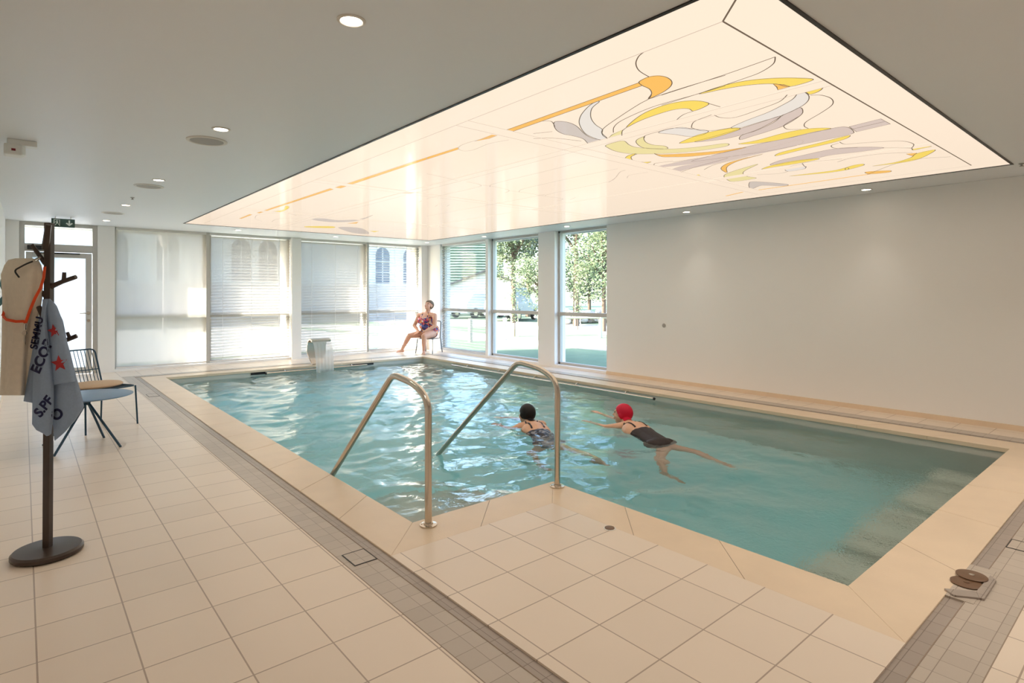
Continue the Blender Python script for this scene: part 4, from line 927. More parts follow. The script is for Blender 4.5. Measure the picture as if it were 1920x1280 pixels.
fold([(90, 566), (92, 600), (97, 640), (99, 690), (99, 730), (98, 785), (102, 822)], [(104, 585), (118, 620), (128, 655), (139, 700), (148, 730), (155, 762), (152, 768)], [(102, 826), (118, 812), (138, 790), (153, 768)], -0.030, 0.030, wav=0.002)
fold([(84, 560), (84, 572), (86, 600), (90, 640), (95, 685), (99, 722)], [(92, 560), (104, 572), (114, 598), (122, 638), (131, 678), (139, 715)], [(99, 722), (112, 719), (126, 718), (139, 715)], -0.060, 0.026, wav=0.001)
fold([(80, 561), (76, 600), (70, 640), (64, 680), (61, 720), (60, 792)], [(89, 561), (87, 600), (92, 640), (97, 690), (99, 740), (98, 780), (93, 812)], [(60, 795), (68, 806), (80, 812), (88, 818), (94, 814)], -0.072, 0.030, wav=0.0015)
TO = tb.build('towel_cloth', M['towel'], tw)
bvh = BVHTree.FromPolygons([Vector(v) for v in tb.v], tb.f)
def print_on(curve_mesh_pts, faces, name, material, lift=0.0025):
    """lay flat outlines given in picture-parallel (x, z) onto the towel's front"""
    vs_ = []
    for x, z in curve_mesh_pts:
        o_ = S3(x, -0.6, z); hit = bvh.ray_cast(o_, (S3(x, 0.3, z)-o_).normalized())
        p = hit[0] if hit[0] is not None else S3(x, -0.05, z); vs_.append(p - fwd*lift)
    m = MB(); m.add(vs_, faces); return m.build(name, material, tw)
def glyphs(txt, px, py, size_px, ang):
    c = bpy.data.curves.new('t', 'FONT'); c.body = txt; c.size = 1.0; c.align_x = 'CENTER'; c.align_y = 'CENTER'; c.offset = 0.035
    to = bpy.data.objects.new('t', c); link(to); dg_ = bpy.context.evaluated_depsgraph_get(); me = bpy.data.meshes.new_from_object(to.evaluated_get(dg_))
    bm = bmesh.new(); bm.from_mesh(me); bmesh.ops.triangulate(bm, faces=bm.faces[:]); bmesh.ops.subdivide_edges(bm, edges=[e_ for e_ in bm.edges if e_.calc_length() > 0.12], cuts=2, use_grid_fill=True); bmesh.ops.triangulate(bm, faces=bm.faces[:])
    s_ = size_px/PXM; ca, sa = math.cos(R(ang)), math.sin(R(ang)); bm.verts.ensure_lookup_table()
    pts = [(lx(px) + s_*(v.co.x*ca - v.co.y*sa), lz(py) + s_*(v.co.x*sa + v.co.y*ca)) for v in bm.verts]
    fs_ = [tuple(v.index for v in f.verts) for f in bm.faces]; bm.free(); bpy.data.objects.remove(to); bpy.data.curves.remove(c); bpy.data.meshes.remove(me)
    return pts, fs_
for txt, px, py, sz, a in (('S.PF', 83, 762, 25, 52), ('O', 108, 777, 27, 40), ('ECOP', 80, 668, 26, 66), ('SEMMU', 70, 624, 19, 79)):
    p_, f__ = glyphs(txt, px, py, sz, a); print_on(p_, f__, 'lettering', M['ink'])
def star(px, py, r_, rot=0):
    P = [(lx(px), lz(py))]
    for k in range(10):
        q = R(90+36*k+rot); rr = (r_ if k % 2 == 0 else r_*0.45)/PXM; P.append((lx(px)+rr*math.cos(q), lz(py)+rr*math.sin(q)))
    print_on(P, [(0, 1+k, 1+(k+1) % 10) for k in range(10)], 'star', M['redstar'])
star(112, 681, 16, 8); star(102, 620, 13, 12)

# wire lounge chair
ch = thing('wire_chair', 'dark blue wire chair with beige cushion behind the blue side table', 'chair', (0.57, 7.43, 0), rz=math.atan2(-0.41, 0.25)+math.pi/2)
# local frame: -y is the front
fw, dp, sh = 0.265, 0.24, 0.415
m = MB(); wr = 0.0085
for s_ in (-1, 1):
    m = MB(); m.tube([(s_*fw, -dp, sh), (s_*(fw+0.01), -dp-0.02, 0.001)], wr, 10); m.build('leg', M['blue'], ch)
    m = MB(); m.tube([(s_*(fw-0.01), dp, sh), (s_*(fw-0.0), dp+0.03, 0.001)], wr, 10); m.build('leg', M['blue'], ch)
m = MB(); m.tube(fillet([(-fw+0.01, dp, sh), (-fw, -dp, sh), (fw, -dp, sh), (fw-0.01, dp, sh), (-fw+0.01, dp, sh)], 0.05, 5), wr, 10); m.build('seat_frame', M['blue'], ch)
m = MB()
for k in range(17): x = -fw+0.03+(2*fw-0.06)*k/16; m.tube([(x, -dp, sh), (x, dp, sh-0.012)], 0.0035, 6)
m.build('seat_wires', M['blue'], ch)
m = MB(); bt = (dp+0.13, 0.79); m.tube(fillet([(-fw+0.01, dp, sh), (-fw, bt[0], bt[1]), (fw, bt[0], bt[1]), (fw-0.01, dp, sh)], 0.06, 6), wr, 10); m.build('back_frame', M['blue'], ch)
m = MB()
for k in range(13): x = -fw+0.04+(2*fw-0.08)*k/12; m.tube([(x, dp, sh), (x, bt[0], bt[1])], 0.0042, 6)
y_ = dp+0.13*0.42; m.tube([(-fw+0.01, y_, sh+0.375*0.42), (fw-0.01, y_, sh+0.375*0.42)], 0.005, 6); m.build('back_wires', M['blue'], ch)
m = MB(); m.lathe([(0.02, 0.01), (0.20, 0.012), (0.245, 0.022), (0.25, 0.032), (0.235, 0.045), (0.12, 0.055), (0.02, 0.056)], 0, 0, 40); cu = m.build('seat_cushion', M['cushion'], loc=(0.57, 7.43, sh+0.003)); cu.scale = (1.03, 0.95, 1); cu.rotation_euler = (0, 0, math.atan2(-0.41, 0.25)+math.pi/2)
cu.name = 'cushion'; tag(cu, 'flat beige cushion lying on the dark blue wire chair', 'cushion')

# blue side table
tb_ = thing('side_table', 'round blue metal side table on thin splayed legs beside the towel', 'table', (0.45, 6.60, 0))
m = MB(); m.lathe([(0.005, 0.452), (0.35, 0.452), (0.358, 0.456), (0.358, 0.462), (0.35, 0.465), (0.005, 0.465)], 0, 0, 64); m.build('table_top', M['bluetop'], tb_)
m = MB(); m.lathe([(0.028, 0.45), (0.028, 0.395), (0.022, 0.375)], 0, 0, 20); m.build('hub', M['blue'], tb_)
m = MB(); m.lathe([(0.0285, 0.425), (0.0285, 0.412)], 0, 0, 20, caps=False); m.build('steel_ring', M['steel'], tb_)
for fx, fy in ((0.68, 6.33), (0.60, 6.84), (0.20, 6.33), (0.14, 6.86)):
    m = MB(); d = Vector((fx-0.45, fy-6.60, 0)); m.tube([Vector((0, 0, 0.40))+d*0.03, d+Vector((0, 0, 0.001))], 0.0105, 10); m.build('leg', M['blue'], tb_)

# ================================================================= PEOPLE
def sphere(m, c, r, Mx=None, nu=16, nv=10):
    r = r if isinstance(r, (tuple, list)) else (r, r, r); vs_ = []
    for j in range(nv+1):
        t = math.pi*j/nv
        for i in range(nu):
            q = 2*math.pi*i/nu; v = Vector((r[0]*math.sin(t)*math.cos(q), r[1]*math.sin(t)*math.sin(q), r[2]*math.cos(t)))
            vs_.append((Mx @ v if Mx else v) + Vector(c))
    m.add(vs_, [(j*nu+i, (j+1)*nu+i, (j+1)*nu+(i+1) % nu, j*nu+(i+1) % nu) for j in range(nv) for i in range(nu)])
def limb(m, pts, rad, n=14):
    """tapering limb with rounded joints; the mesh is later fused into one skin"""
    for p, r in zip(pts, rad): sphere(m, p, r)
    for a, b_, ra, rb_ in zip(pts[:-1], pts[1:], rad[:-1], rad[1:]):
        a, b_ = Vector(a), Vector(b_); k = 4
        m.tube([a.lerp(b_, i/k) for i in range(k+1)], [ra+(rb_-ra)*i/k for i in range(k+1)], n)
def frame(fwd_, up_):
    f = Vector(fwd_).normalized(); u = Vector(up_); r = f.cross(u).normalized(); u = r.cross(f)
    return Matrix((r, f, u)).transposed()      # columns: right, forward, up
def hand(m, wrist, dirv, palm_n, thumb_side, curl=0.25, s=1.0):
    d = Vector(dirv).normalized(); nrm = Vector(palm_n); nrm = (nrm - d*nrm.dot(d)).normalized(); side = d.cross(nrm)*thumb_side
    w = Vector(wrist); Mx = Matrix((side, d, nrm)).transposed()
    sphere(m, w + d*0.045*s, (0.040*s, 0.052*s, 0.016*s), Mx)
    for k, (o_, L) in enumerate(((0.030, 0.072), (0.011, 0.080), (-0.009, 0.074), (-0.028, 0.058))):
        p = w + d*0.082*s + side*o_*s; pts = [w + d*0.05*s + side*o_*s*0.8, p]; a = 0.0
        for q in range(3):
            a += curl*(1+0.15*k); seg = L*s*(0.44, 0.31, 0.25)[q]
            p = p + (d*math.cos(a) - nrm*math.sin(a) + side*(0.10-0.06*k))*seg; pts.append(p)
        limb(m, pts, [0.0095*s, 0.0095*s, 0.0088*s, 0.0082*s, 0.0074*s], 8)
    t0 = w + d*0.022*s + side*0.022*s; pts = [t0]; p = t0
    for q, L in enumerate((0.040, 0.032, 0.026)):
        p = p + (side*(0.80-0.22*q) + d*(0.62+0.15*q) - nrm*0.25).normalized()*L*s; pts.append(p)
    limb(m, pts, [0.014*s, 0.0115*s, 0.010*s, 0.0088*s], 8)
def head(m, c, fwd_, up_, s=1.0):
    Mx = frame(fwd_, up_); P = lambda x, y, z: Vector(c) + Mx @ Vector((x*s, y*s, z*s))
    sphere(m, P(0, -0.012, 0.025), (0.076*s, 0.096*s, 0.092*s), Mx, 20, 14)
    sphere(m, P(0, 0.028, -0.030), (0.060*s, 0.062*s, 0.080*s), Mx, 18, 12)
    sphere(m, P(0, 0.062, -0.082), (0.028*s, 0.024*s, 0.022*s), Mx)
    limb(m, [P(0, 0.088, 0.022), P(0, 0.106, -0.012), P(0, 0.112, -0.020)], [0.008*s, 0.012*s, 0.013*s], 8)
    for x in (-1, 1):
        sphere(m, P(x*0.011, 0.100, -0.023), 0.009*s, None, 10, 6)
        sphere(m, P(x*0.034, 0.066, -0.025), (0.024*s, 0.020*s, 0.022*s), Mx, 12, 8)
        sphere(m, P(x*0.078, -0.006, -0.008), (0.010*s, 0.021*s, 0.032*s), Mx, 12, 8)
        sphere(m, P(x*0.030, 0.078, 0.036), (0.024*s, 0.012*s, 0.009*s), Mx, 10, 6)
    sphere(m, P(0, 0.088, -0.049), (0.024*s, 0.012*s, 0.006*s), Mx, 10, 6); sphere(m, P(0, 0.085, -0.058), (0.021*s, 0.012*s, 0.006*s), Mx, 10, 6)
    return P, Mx
def foot(m, ankle, dirv, up_=(0, 0, 1), s=1.0):
    d = Vector(dirv).normalized(); u = Vector(up_); r = d.cross(u).normalized(); u = r.cross(d); a = Vector(ankle); Mx = Matrix((r, d, u)).transposed()
    P = lambda x, y, z: a + Mx @ Vector((x*s, y*s, z*s))
    limb(m, [P(0, -0.025, -0.045), P(0, 0.06, -0.040), P(0, 0.125, -0.052)], [0.032*s, 0.034*s, 0.022*s]); sphere(m, P(0, 0.10, -0.052), (0.043*s, 0.05*s, 0.018*s), Mx)
    limb(m, [P(0, 0, 0), P(0, -0.01, -0.03)], [0.036*s, 0.034*s])
    for k, (x, L) in enumerate(((-0.028, 0.168), (-0.010, 0.165), (0.006, 0.158), (0.020, 0.150), (0.032, 0.140))):
        limb(m, [P(x, 0.11, -0.056), P(x*1.05, L, -0.060)], [0.013*s, (0.012 if k == 0 else 0.009)*s], 8)
def fuse(name, m, material, voxel, parent=None, smooth=6, loc=None):
    """one continuous skin out of the overlapping volumes"""
    o = m.build(name, material)
    md = o.modifiers.new('r', 'REMESH'); md.mode = 'VOXEL'; md.voxel_size = voxel; md.use_smooth_shade = True
    sm = o.modifiers.new('s', 'SMOOTH'); sm.factor = 0.5; sm.iterations = smooth
    dg_ = bpy.context.evaluated_depsgraph_get(); dg_.update(); me = bpy.data.meshes.new_from_object(o.evaluated_get(dg_))
    old = o.data; o.modifiers.clear(); o.data = me; bpy.data.meshes.remove(old); me.materials.clear(); me.materials.append(material)
    me.polygons.foreach_set('use_smooth', [True]*len(me.polygons))
    if parent: o.parent = parent
    return o
def shell(name, body, pred, off, material, parent, thick=0.003, relax=2):
    """clothing: the covered part of the body surface, lifted off it and given thickness"""
    bm = bmesh.new(); bm.from_mesh(body.data); bm.normal_update()
    keep = {v.index: pred(v.co) for v in bm.verts}
    for v in bm.verts: v.co = v.co + v.normal*off
    bmesh.ops.delete(bm, geom=[f for f in bm.faces if not all(keep[v.index] for v in f.verts)], context='FACES')
    bmesh.ops.delete(bm, geom=[v for v in bm.verts if not v.link_faces], context='VERTS')
    for _ in range(relax): bmesh.ops.smooth_vert(bm, verts=[v for v in bm.verts if v.is_boundary], factor=0.5, use_axis_x=True, use_axis_y=True, use_axis_z=True)
    me = bpy.data.meshes.new(name); bm.to_mesh(me); bm.free()
    o = link(bpy.data.objects.new(name, me)); me.materials.append(material); me.polygons.foreach_set('use_smooth', [True]*len(me.polygons))
    if thick: s_ = o.modifiers.new('t', 'SOLIDIFY'); s_.thickness = thick; s_.offset = -1
    o.parent = parent; return o
def segd(p, a, b_):
    a, b_ = Vector(a), Vector(b_); t = max(0, min(1, (p-a).dot(b_-a)/(b_-a).length_squared)); return (p-(a+(b_-a)*t)).length

# ---- woman sitting on a chair in the far corner
ldy = thing('person', 'seated woman in a colourful swimsuit, looking up in the far window corner', 'person', (7.35, 11.88, 0)); LO = Vector((7.35, 11.88, 0))
D = 13.75
hip = at(808, 620, D); chest = at(799.5, 600, D-0.03); shL = at(786.5, 591, D+0.10); shR = at(815, 591.5, D-0.12); nck = at(803, 584, D)
m = MB(); Z = lambda v: v - LO
fR, fL = floor_at(754, 661), floor_at(795, 664); aR = fR + Vector((0, 0, 0.085)); aL = fL + Vector((0, 0, 0.085))
hR = Z(at(803, 624.5, D+0.10)); hL = Z(at(812, 624.5, D-0.11)); kR = Z(at(768, 629, D-0.12)); kL = Z(at(795, 630.5, D-0.42))
hipc, chc = Z(at(807, 618, D)), Z(chest)
yawM = frame(Vector((-0.9, -0.42, 0)), (0, 0, 1))
sphere(m, hipc, (0.225, 0.18, 0.14), yawM); sphere(m, Z(at(802.5, 611, D)), (0.215, 0.195, 0.15), yawM); sphere(m, Z(at(799.5, 602, D)), (0.19, 0.165, 0.15), yawM)
sphere(m, Z(at(800, 595, D)), (0.175, 0.115, 0.09), yawM)
for s_ in (-1, 1): sphere(m, Z(at(797+s_*6, 600.5, D-s_*0.09)) + yawM @ Vector((0, 0.085, 0)), (0.072, 0.06, 0.072), yawM)
limb(m, [Z(shL), Z(at(801, 589, D)), Z(shR)], [0.060, 0.068, 0.060]); limb(m, [Z(at(801, 589, D)), Z(at(803.5, 580, D+0.0))], [0.062, 0.056])
eL, eR = Z(at(776.5, 610, D+0.05)), Z(at(815.5, 611, D-0.22)); wL, wR = Z(at(786, 623, D-0.10)), Z(at(796, 621.5, D-0.36))
limb(m, [Z(shL), eL, wL], [0.055, 0.044, 0.030]); limb(m, [Z(shR), (Z(shR)+eR)/2, eR, wR], [0.058, 0.056, 0.046, 0.030])
hand(m, wL, (kR-wL)+Vector((0, 0, -0.02)), (0, 0, 1), -1, 0.25); hand(m, wR, (kL-wR)+Vector((0.05, 0.1, 0.02)), (0, 0, 1), 1, 0.25)
limb(m, [hR, (hR+kR)/2, kR], [0.108, 0.090, 0.064]); limb(m, [hL, (hL+kL)/2, kL], [0.108, 0.092, 0.066])
for k, a, f in ((kR, Z(aR), fR), (kL, Z(aL), fL)):
    limb(m, [k, k.lerp(a, 0.35), k.lerp(a, 0.72), a], [0.062, 0.059, 0.042, 0.036])
foot(m, Z(aR), (-0.9, -0.1, 0)); foot(m, Z(aL), (-0.55, -0.8, 0))
hc = Z(at(804.3, 573.0, D)); hf = Vector((-0.80, -0.25, 0.36)); P, Mx = head(m, hc, hf, Vector((0.30, 0.1, 1)), 1.10)
body = fuse('body', m, M['skin2'], 0.0085, ldy, 5); body['label'] = 'bare skin of arms, legs and face'
tors = [(hipc, Z(at(800, 602, D))), (Z(at(800, 602, D)), Z(at(800, 596, D)))]
fdir = yawM @ Vector((0, 1, 0)); rdir = yawM @ Vector((1, 0, 0))
def lsuit(p):
    dt_ = min(segd(p, a, b_) - 0.175 for a, b_ in tors); lim = [(Z(shL), eL, .05), (eL, wL, .04), (Z(shR), eR, .055), (eR, wR, .04), (hR.lerp(kR, .30), kR, .085), (hL.lerp(kL, .30), kL, .085)]
    dl = min(segd(p, a, b_) - r for a, b_, r in lim); hgt = p.z
    top = Z(at(800, 593.5, D)).z; q = p - Z(at(800, 592, D)); x = q.dot(rdir); straps = 0.065 < abs(x) < 0.105 and p.z < Z(shL).z+0.075 and abs(x) < 0.12
    if straps and p.z >= top: return segd(p, Z(at(801, 589, D)), Z(at(803.5, 580, D))) > 0.066
    return dt_ - 0.03 < dl and hgt < top - 0.05*max(0, 1-abs(x)/0.09)*(1 if q.dot(fdir) > 0 else 0)
shell('swimsuit', body, lsuit, 0.006, M['suitflower'], ldy)
def lhair(p):
    q = Mx.transposed() @ (p - hc); x, y, z = q/1.10
    return q.length < 0.15 and (z > 0.045-0.55*min(0, y-0.045) if y > 0.02 else z > -0.055) and not (y > 0.062)
shell('hair', body, lambda p: (lambda q: q.length < 0.155 and ((q.y < 0.030 and q.z > -0.066) or (q.y < 0.088 and q.z > 0.052)) and not (abs(q.x) > 0.07 and -0.045 < q.z < 0.03 and q.y > -0.03))(Mx.transposed() @ (p-hc)), 0.016, M['hair'], ldy, 0.01)
m = MB()
for x in (-1, 1): m = MB(); sphere(m, P(x*0.031, 0.083, 0.020), (0.012, 0.006, 0.006), Mx, 10, 6); m.build('eye', M['eye'], ldy)
m = MB(); sphere(m, P(0, 0.097, -0.054), (0.022, 0.006, 0.006), Mx, 10, 6); m.build('lips', M['lip'], ldy)
# her chair
lc = thing('metal_chair', 'slim grey metal chair under the seated woman', 'chair', tuple(LO)); CH = M['chairgrey'] = mat('grey_blue_steel', (0.06, 0.085, 0.10), 0.4)
cx_ = hipc.x + 0.0; cyy = hipc.y; f_ = Vector((-0.88, -0.47, 0)).normalized(); r_ = Vector((-f_.y, f_.x, 0)); sz = min(hR.z, hL.z) - 0.105
C0 = Vector((hipc.x, hipc.y, 0)) + f_*0.06
q = lambda a, b_, z: C0 + r_*a + f_*b_ + Vector((0, 0, z))
m = MB(); m.prism([tuple(q(a, b_, 0))[:2] for a, b_ in ((-0.20, -0.19), (0.20, -0.19), (0.21, 0.20), (-0.21, 0.20))], sz-0.012, sz); m.build('seat', CH, lc, 0.008)
for a, b_ in ((-1, -1), (1, -1), (-1, 1), (1, 1)):
    m = MB(); m.tube([q(a*0.20, b_*0.19, sz-0.01), q(a*0.225, b_*0.235, 0.001)], 0.011, 10); m.build('leg', CH, lc)
m = MB(); m.tube(fillet([q(-0.19, -0.19, sz-0.01), q(-0.19, -0.235, sz+0.40), q(0.19, -0.235, sz+0.40), q(0.19, -0.19, sz-0.01)], 0.06, 6), 0.011, 10); m.build('back_frame', CH, lc)

# ---- swimmers
def swimmer(label, origin, hc, hf, hup, neck, sh1, sh2, back, hip_, knees, ankles, elbows, wrists, capm, suitm, skinm, toes, hs=1.0):
    t = thing('person', label, 'person', tuple(origin)); O = Vector(origin); z_ = lambda v: Vector(v) - O
    m = MB(); P, Mx = head(m, z_(hc), hf, hup, hs)
    sp_ = (Vector(hip_) - Vector(neck)).normalized(); up = Vector((0, 0, 1)); tm = frame(-sp_, up)
    limb(m, [z_(hc) + Mx @ Vector((0, -0.03, -0.06)), z_(neck)], [0.055, 0.062])
    mid = Vector(neck).lerp(Vector(hip_), 0.28); wst = Vector(neck).lerp(Vector(hip_), 0.62)
    sphere(m, z_(mid), (0.170, 0.19, 0.105), tm); sphere(m, z_(hip_), (0.160, 0.15, 0.105), tm)
    limb(m, [z_(mid), z_(wst), z_(hip_)], [0.106, 0.104, 0.104], 18)
    for o_ in (-0.06, 0.06): limb(m, [z_(mid)+tm@Vector((o_, 0, 0)), z_(wst)+tm@Vector((o_*0.8, 0, 0)), z_(hip_)+tm@Vector((o_, 0, 0))], [0.088, 0.085, 0.09], 18)
    limb(m, [z_(sh1), z_(neck), z_(sh2)], [0.056, 0.066, 0.056])
    for s_, e_, w_, ts in ((sh1, elbows[0], wrists[0], 1), (sh2, elbows[1], wrists[1], -1)):
        limb(m, [z_(s_), z_(e_), z_(w_)], [0.054, 0.042, 0.028]); hand(m, z_(w_), Vector(w_)-Vector(e_), (0, 0, 1), ts, 0.12)
    side = tm @ Vector((1, 0, 0)); hs_ = [z_(hip_) + side*0.085, z_(hip_) - side*0.085]
    for h_, k_, a_, d_ in zip(hs_, knees, ankles, toes):
        k_, a_ = z_(k_), z_(a_); limb(m, [h_, h_.lerp(k_, 0.5), k_, k_.lerp(a_, 0.35), a_], [0.092, 0.074, 0.052, 0.050, 0.032]); foot(m, a_, d_, (0.2, 0.1, 1))
    b_ = fuse('body', m, skinm, 0.009, t, 4); b_['label'] = 'bare skin of face, arms, back and legs'
    hc_ = z_(hc)
    shell('swim_cap', b_, lambda p: (lambda q: q.length < 0.165*hs and q.z > (-0.038 if q.y < -0.02 else 0.055*(q.y+0.02)/0.09-0.038*(1-(q.y+0.02)/0.09)) and (q.y < 0.10))(Mx.transposed() @ (p-hc_)), 0.007, capm, t)
    lims = [(z_(sh1), z_(elbows[0]), .05), (z_(sh2), z_(elbows[1]), .05), (hs_[0].lerp(z_(knees[0]), .12), z_(knees[0]), .085), (hs_[1].lerp(z_(knees[1]), .12), z_(knees[1]), .085)]
    n_, h_ = z_(neck), z_(hip_); ax = (h_-n_)
    def suit(p):
        u = (p-n_).dot(ax)/ax.length_squared; x = (p-n_).dot(side); dt_ = segd(p, n_.lerp(h_, .2), h_) - 0.14
        dl = min(segd(p, a, c) - r for a, c, r in lims)
        if u < -0.02: return False
        strap = 0.055 < abs(x) < 0.085 and u < 0.4
        if strap: return True
        return dt_ < dl and u > 0.42 + 0.06*(1-min(1, abs(x)/0.12))
    shell('swimsuit', b_, suit, 0.006, suitm, t)
    m = MB()
    for x in (-1, 1): m = MB(); sphere(m, P(x*0.031, 0.083, 0.020), (0.012, 0.006, 0.006), Mx, 10, 6); m.build('eye', M['eye'], t)
    m = MB(); sphere(m, P(0, 0.097, -0.054), (0.022, 0.006, 0.006), Mx, 10, 6); m.build('lips', M['lip'], t)
    return t
dr_ = 6.72
hcR = at(1168, 777, 6.72)
swimmer('woman in a bright red cap and dark swimsuit swimming away on the right', (5.0, 3.9, -0.2), hcR, Vector((-0.22, 0.95, 0.05)), Vector((0.0, -0.12, 1)),
    at(1180, 799, 6.52), at(1157, 802, 6.56), at(1203, 800, 6.58), None, under(1238, 831, 0.07),
    [under(1236, 860, 0.26), under(1304, 846, 0.20)], [under(1251, 884, 0.40), under(1352, 868, 0.28)], [under(1135, 799, 0.03), under(1142, 782, 0.05)], [under(1108, 792, 0.03), under(1124, 775, 0.01)],
    M['capred'], M['suitdark'], M['skin'], [(-0.2, -1, -0.5), (0.2, -1, -0.3)], 1.08)
swimmer('woman in a black cap and patterned swimsuit swimming away beside the steel handrail', (4.3, 4.6, -0.2), at(988, 777, 6.75), Vector((0.08, 1.0, 0.05)), Vector((0.0, -0.12, 1)),
    at(996, 798, 6.62), at(976, 801, 6.6), at(1016, 797, 6.7), None, under(1030, 830, 0.13),
    [under(996, 845, 0.36), under(1066, 842, 0.24)], [under(1018, 872, 0.52), under(1120, 860, 0.32)], [under(958, 803, 0.05), under(974, 787, 0.06)], [under(938, 797, 0.04), under(948, 784, 0.03)],
    M['capblack'], M['suitspot'], M['skin'], [(0.5, -1, -0.3), (0.3, -1, -0.3)], 1.08)

# ================================================================= OUTDOORS
GZ = -0.12
m = MB(); m.add([(-60, 12.8+0.3, GZ), (XR+0.3, 13.1, GZ), (XR+0.3, -20, GZ), (90, -20, GZ), (90, 80, GZ), (-60, 80, GZ)], [(0, 1, 2, 3, 4, 5)])
tag(m.build('ground', M['grass']), kind='structure')
m = MB()
m.prism([(12.0, 8.0), (13.3, 8.0), (12.7, 14.2), (14.0, 22.0), (10.0, 30.0), (9.0, 30.0), (11.2, 16.0)], GZ, GZ+0.01)
m.prism([(16.6, 6.0), (21.0, 6.0), (21.5, 18.5), (19.0, 30), (14.0, 30), (16.2, 20.5)], GZ, GZ+0.012)
m.prism([(-60, 15.0), (10, 15.0), (8, 34), (-60, 34)], GZ, GZ+0.008)
m.box(XR+0.30, XR+0.75, -10, 13.2, GZ, GZ+0.015)
tag(m.build('gravel_path', M['path']), kind='structure')
# roof edge outside (the eaves that shade the upper part of the window wall)
m = MB(); m.box(XL-0.3, XR+0.6, YB+0.90, YB+0.96, H-0.02, H+0.42); m.box(XR+0.53, XR+0.60, YF, YB+0.9, H-0.02, H+0.42); tag(m.build('trim_3', M['alu']), kind='structure')
# classical building opposite
def arched(x, y, z, w, h, parent, I):
    m = MB(); n = 10; pts = [(-w/2, 0), (w/2, 0)] + [(w/2*math.cos(math.pi*k/n), h-w/2+w/2*math.sin(math.pi*k/n)) for k in range(n+1)]
    vs_ = [(x+a, y, z+b_) for a, b_ in pts] + [(x+a*1.22, y, z+b_*1.0+(0.08 if i > 1 else -0.1)) for i, (a, b_) in enumerate(pts)]
    N = len(pts); m.add([(v[0], y-0.01, v[2]) for v in vs_[:N]], [tuple(range(N))]); o = m.build('window', M['winblue'], parent); o.matrix_parent_inverse = I
    m2 = MB(); m2.add([(v[0], v[1]-0.06, v[2]) for v in vs_], [(i, (i+1) % N, N+(i+1) % N, N+i) for i in range(N)]); m2.box(x-0.03, x+0.03, y-0.06, y-0.02, z, z+h-0.1)
    for q in (0.3, 0.6): m2.box(x-w/2, x+w/2, y-0.05, y-0.02, z+h*q, z+h*q+0.05)
    c = m2.build('window_surround', M['render'], o)
bd = thing('building', 'cream two-storey building with tall arched windows across the yard, behind the blinds', 'building', (10, 42, 0)); IB = Matrix.Translation((-10, -42, 0))
m = MB(); m.box(-14, 24, 42, 52, GZ, 11.5); m.box(-14.3, 24.3, 41.75, 52.2, 11.5, 12.0); m.box(-14.1, 24.1, 41.85, 42, 0.6, 0.9); m.box(-14.1, 24.1, 41.85, 42, 5.9, 6.15)
o = m.build('facade', M['render'], bd); o.matrix_parent_inverse = IB
for px_ in (217, 315, 452, 502, 717, 768):
    g_ = (px_-960)/FPX; x = 42*(SY+g_*CYAW)/(CYAW-g_*SY); arched(x, 42, 2.2, 1.25, 2.9, bd, IB)
# yard wall in front of it
m = MB(); m.box(-20, 20, 30, 30.4, GZ, 1.9); tag(m.build('yard_wall', M['stone']), 'low grey stone yard wall seen through the blinds below the arched windows', 'wall')
lp = thing('street_lamp', 'street lamp with tapering lantern seen faintly through the roller blind', 'street lamp', tuple(at(308, 550, 22)[:2]) + (GZ,))
m = MB(); m.lathe([(0.09, 0), (0.06, 0.3), (0.05, 3.2), (0.04, 3.3)], 0, 0, 12); m.build('post', M['stone'], lp)
m = MB(); m.lathe([(0.10, 3.3), (0.30, 3.95), (0.33, 4.0), (0.10, 4.25)], 0, 0, 6); m.build('lantern', M['stone'], lp)
# white gabled house and louvred wall beyond the garden
def gable(name, label, c, w, d_, h, rh, ang, wallm, roofm):
    t = thing(name, label, 'house', c, rz=ang)
    m = MB(); v = [(-w/2,-d_/2,0),(w/2,-d_/2,0),(w/2,d_/2,0),(-w/2,d_/2,0),(-w/2,-d_/2,h),(w/2,-d_/2,h),(w/2,d_/2,h),(-w/2,d_/2,h),(0,-d_/2,h+rh),(0,d_/2,h+rh)]
    m.add(v, [(0,1,5,8,4),(1,2,6,5),(2,3,7,9,6),(3,0,4,7)]); m.build('walls', wallm, t)
    m = MB(); e_ = 0.3
    for s_ in (-1, 1):
        a = (s_*(w/2+e_), h-e_*rh/(w/2)); m.add([(0,-d_/2-e_,h+rh+0.02),(a[0],-d_/2-e_,a[1]),(a[0],d_/2+e_,a[1]),(0,d_/2+e_,h+rh+0.02),(0,-d_/2-e_,h+rh+0.14),(a[0],-d_/2-e_,a[1]+0.12),(a[0],d_/2+e_,a[1]+0.12),(0,d_/2+e_,h+rh+0.14)], [(0,1,2,3),(7,6,5,4),(0,4,5,1),(1,5,6,2),(2,6,7,3),(3,7,4,0)])
    m.build('roof', roofm, t)
    m = MB(); m.box(w/2-1.4, w/2-0.6, -d_/2-0.02, -d_/2+0.02, h*0.35, h*0.75); m.build('window', M['winblue'], t); return t
g = at(905, 540, 48); gable('house', 'white gabled house behind the parked cars', (g.x, g.y, GZ), 8.0, 8.0, 1.7, 1.5, -YAW+0.1, M['render'], M['roof'])
g = at(905, 480, 62); lw = thing('louvred_building', 'dark green louvred building above the white house, left of the trees', 'building', (g.x, g.y, GZ), rz=-YAW)
m = MB(); m.box(-5, 2.2, 0, 6, 0, 8.5); m.build('walls', M['louvre'], lw)
m = MB()
for k in range(26): m.box(-5.05, 2.25, -0.12, 0.0, 1.0+0.29*k, 1.12+0.29*k)
m.build('louvres', mat('louvre_slat', (0.30, 0.38, 0.32), 0.6), lw)
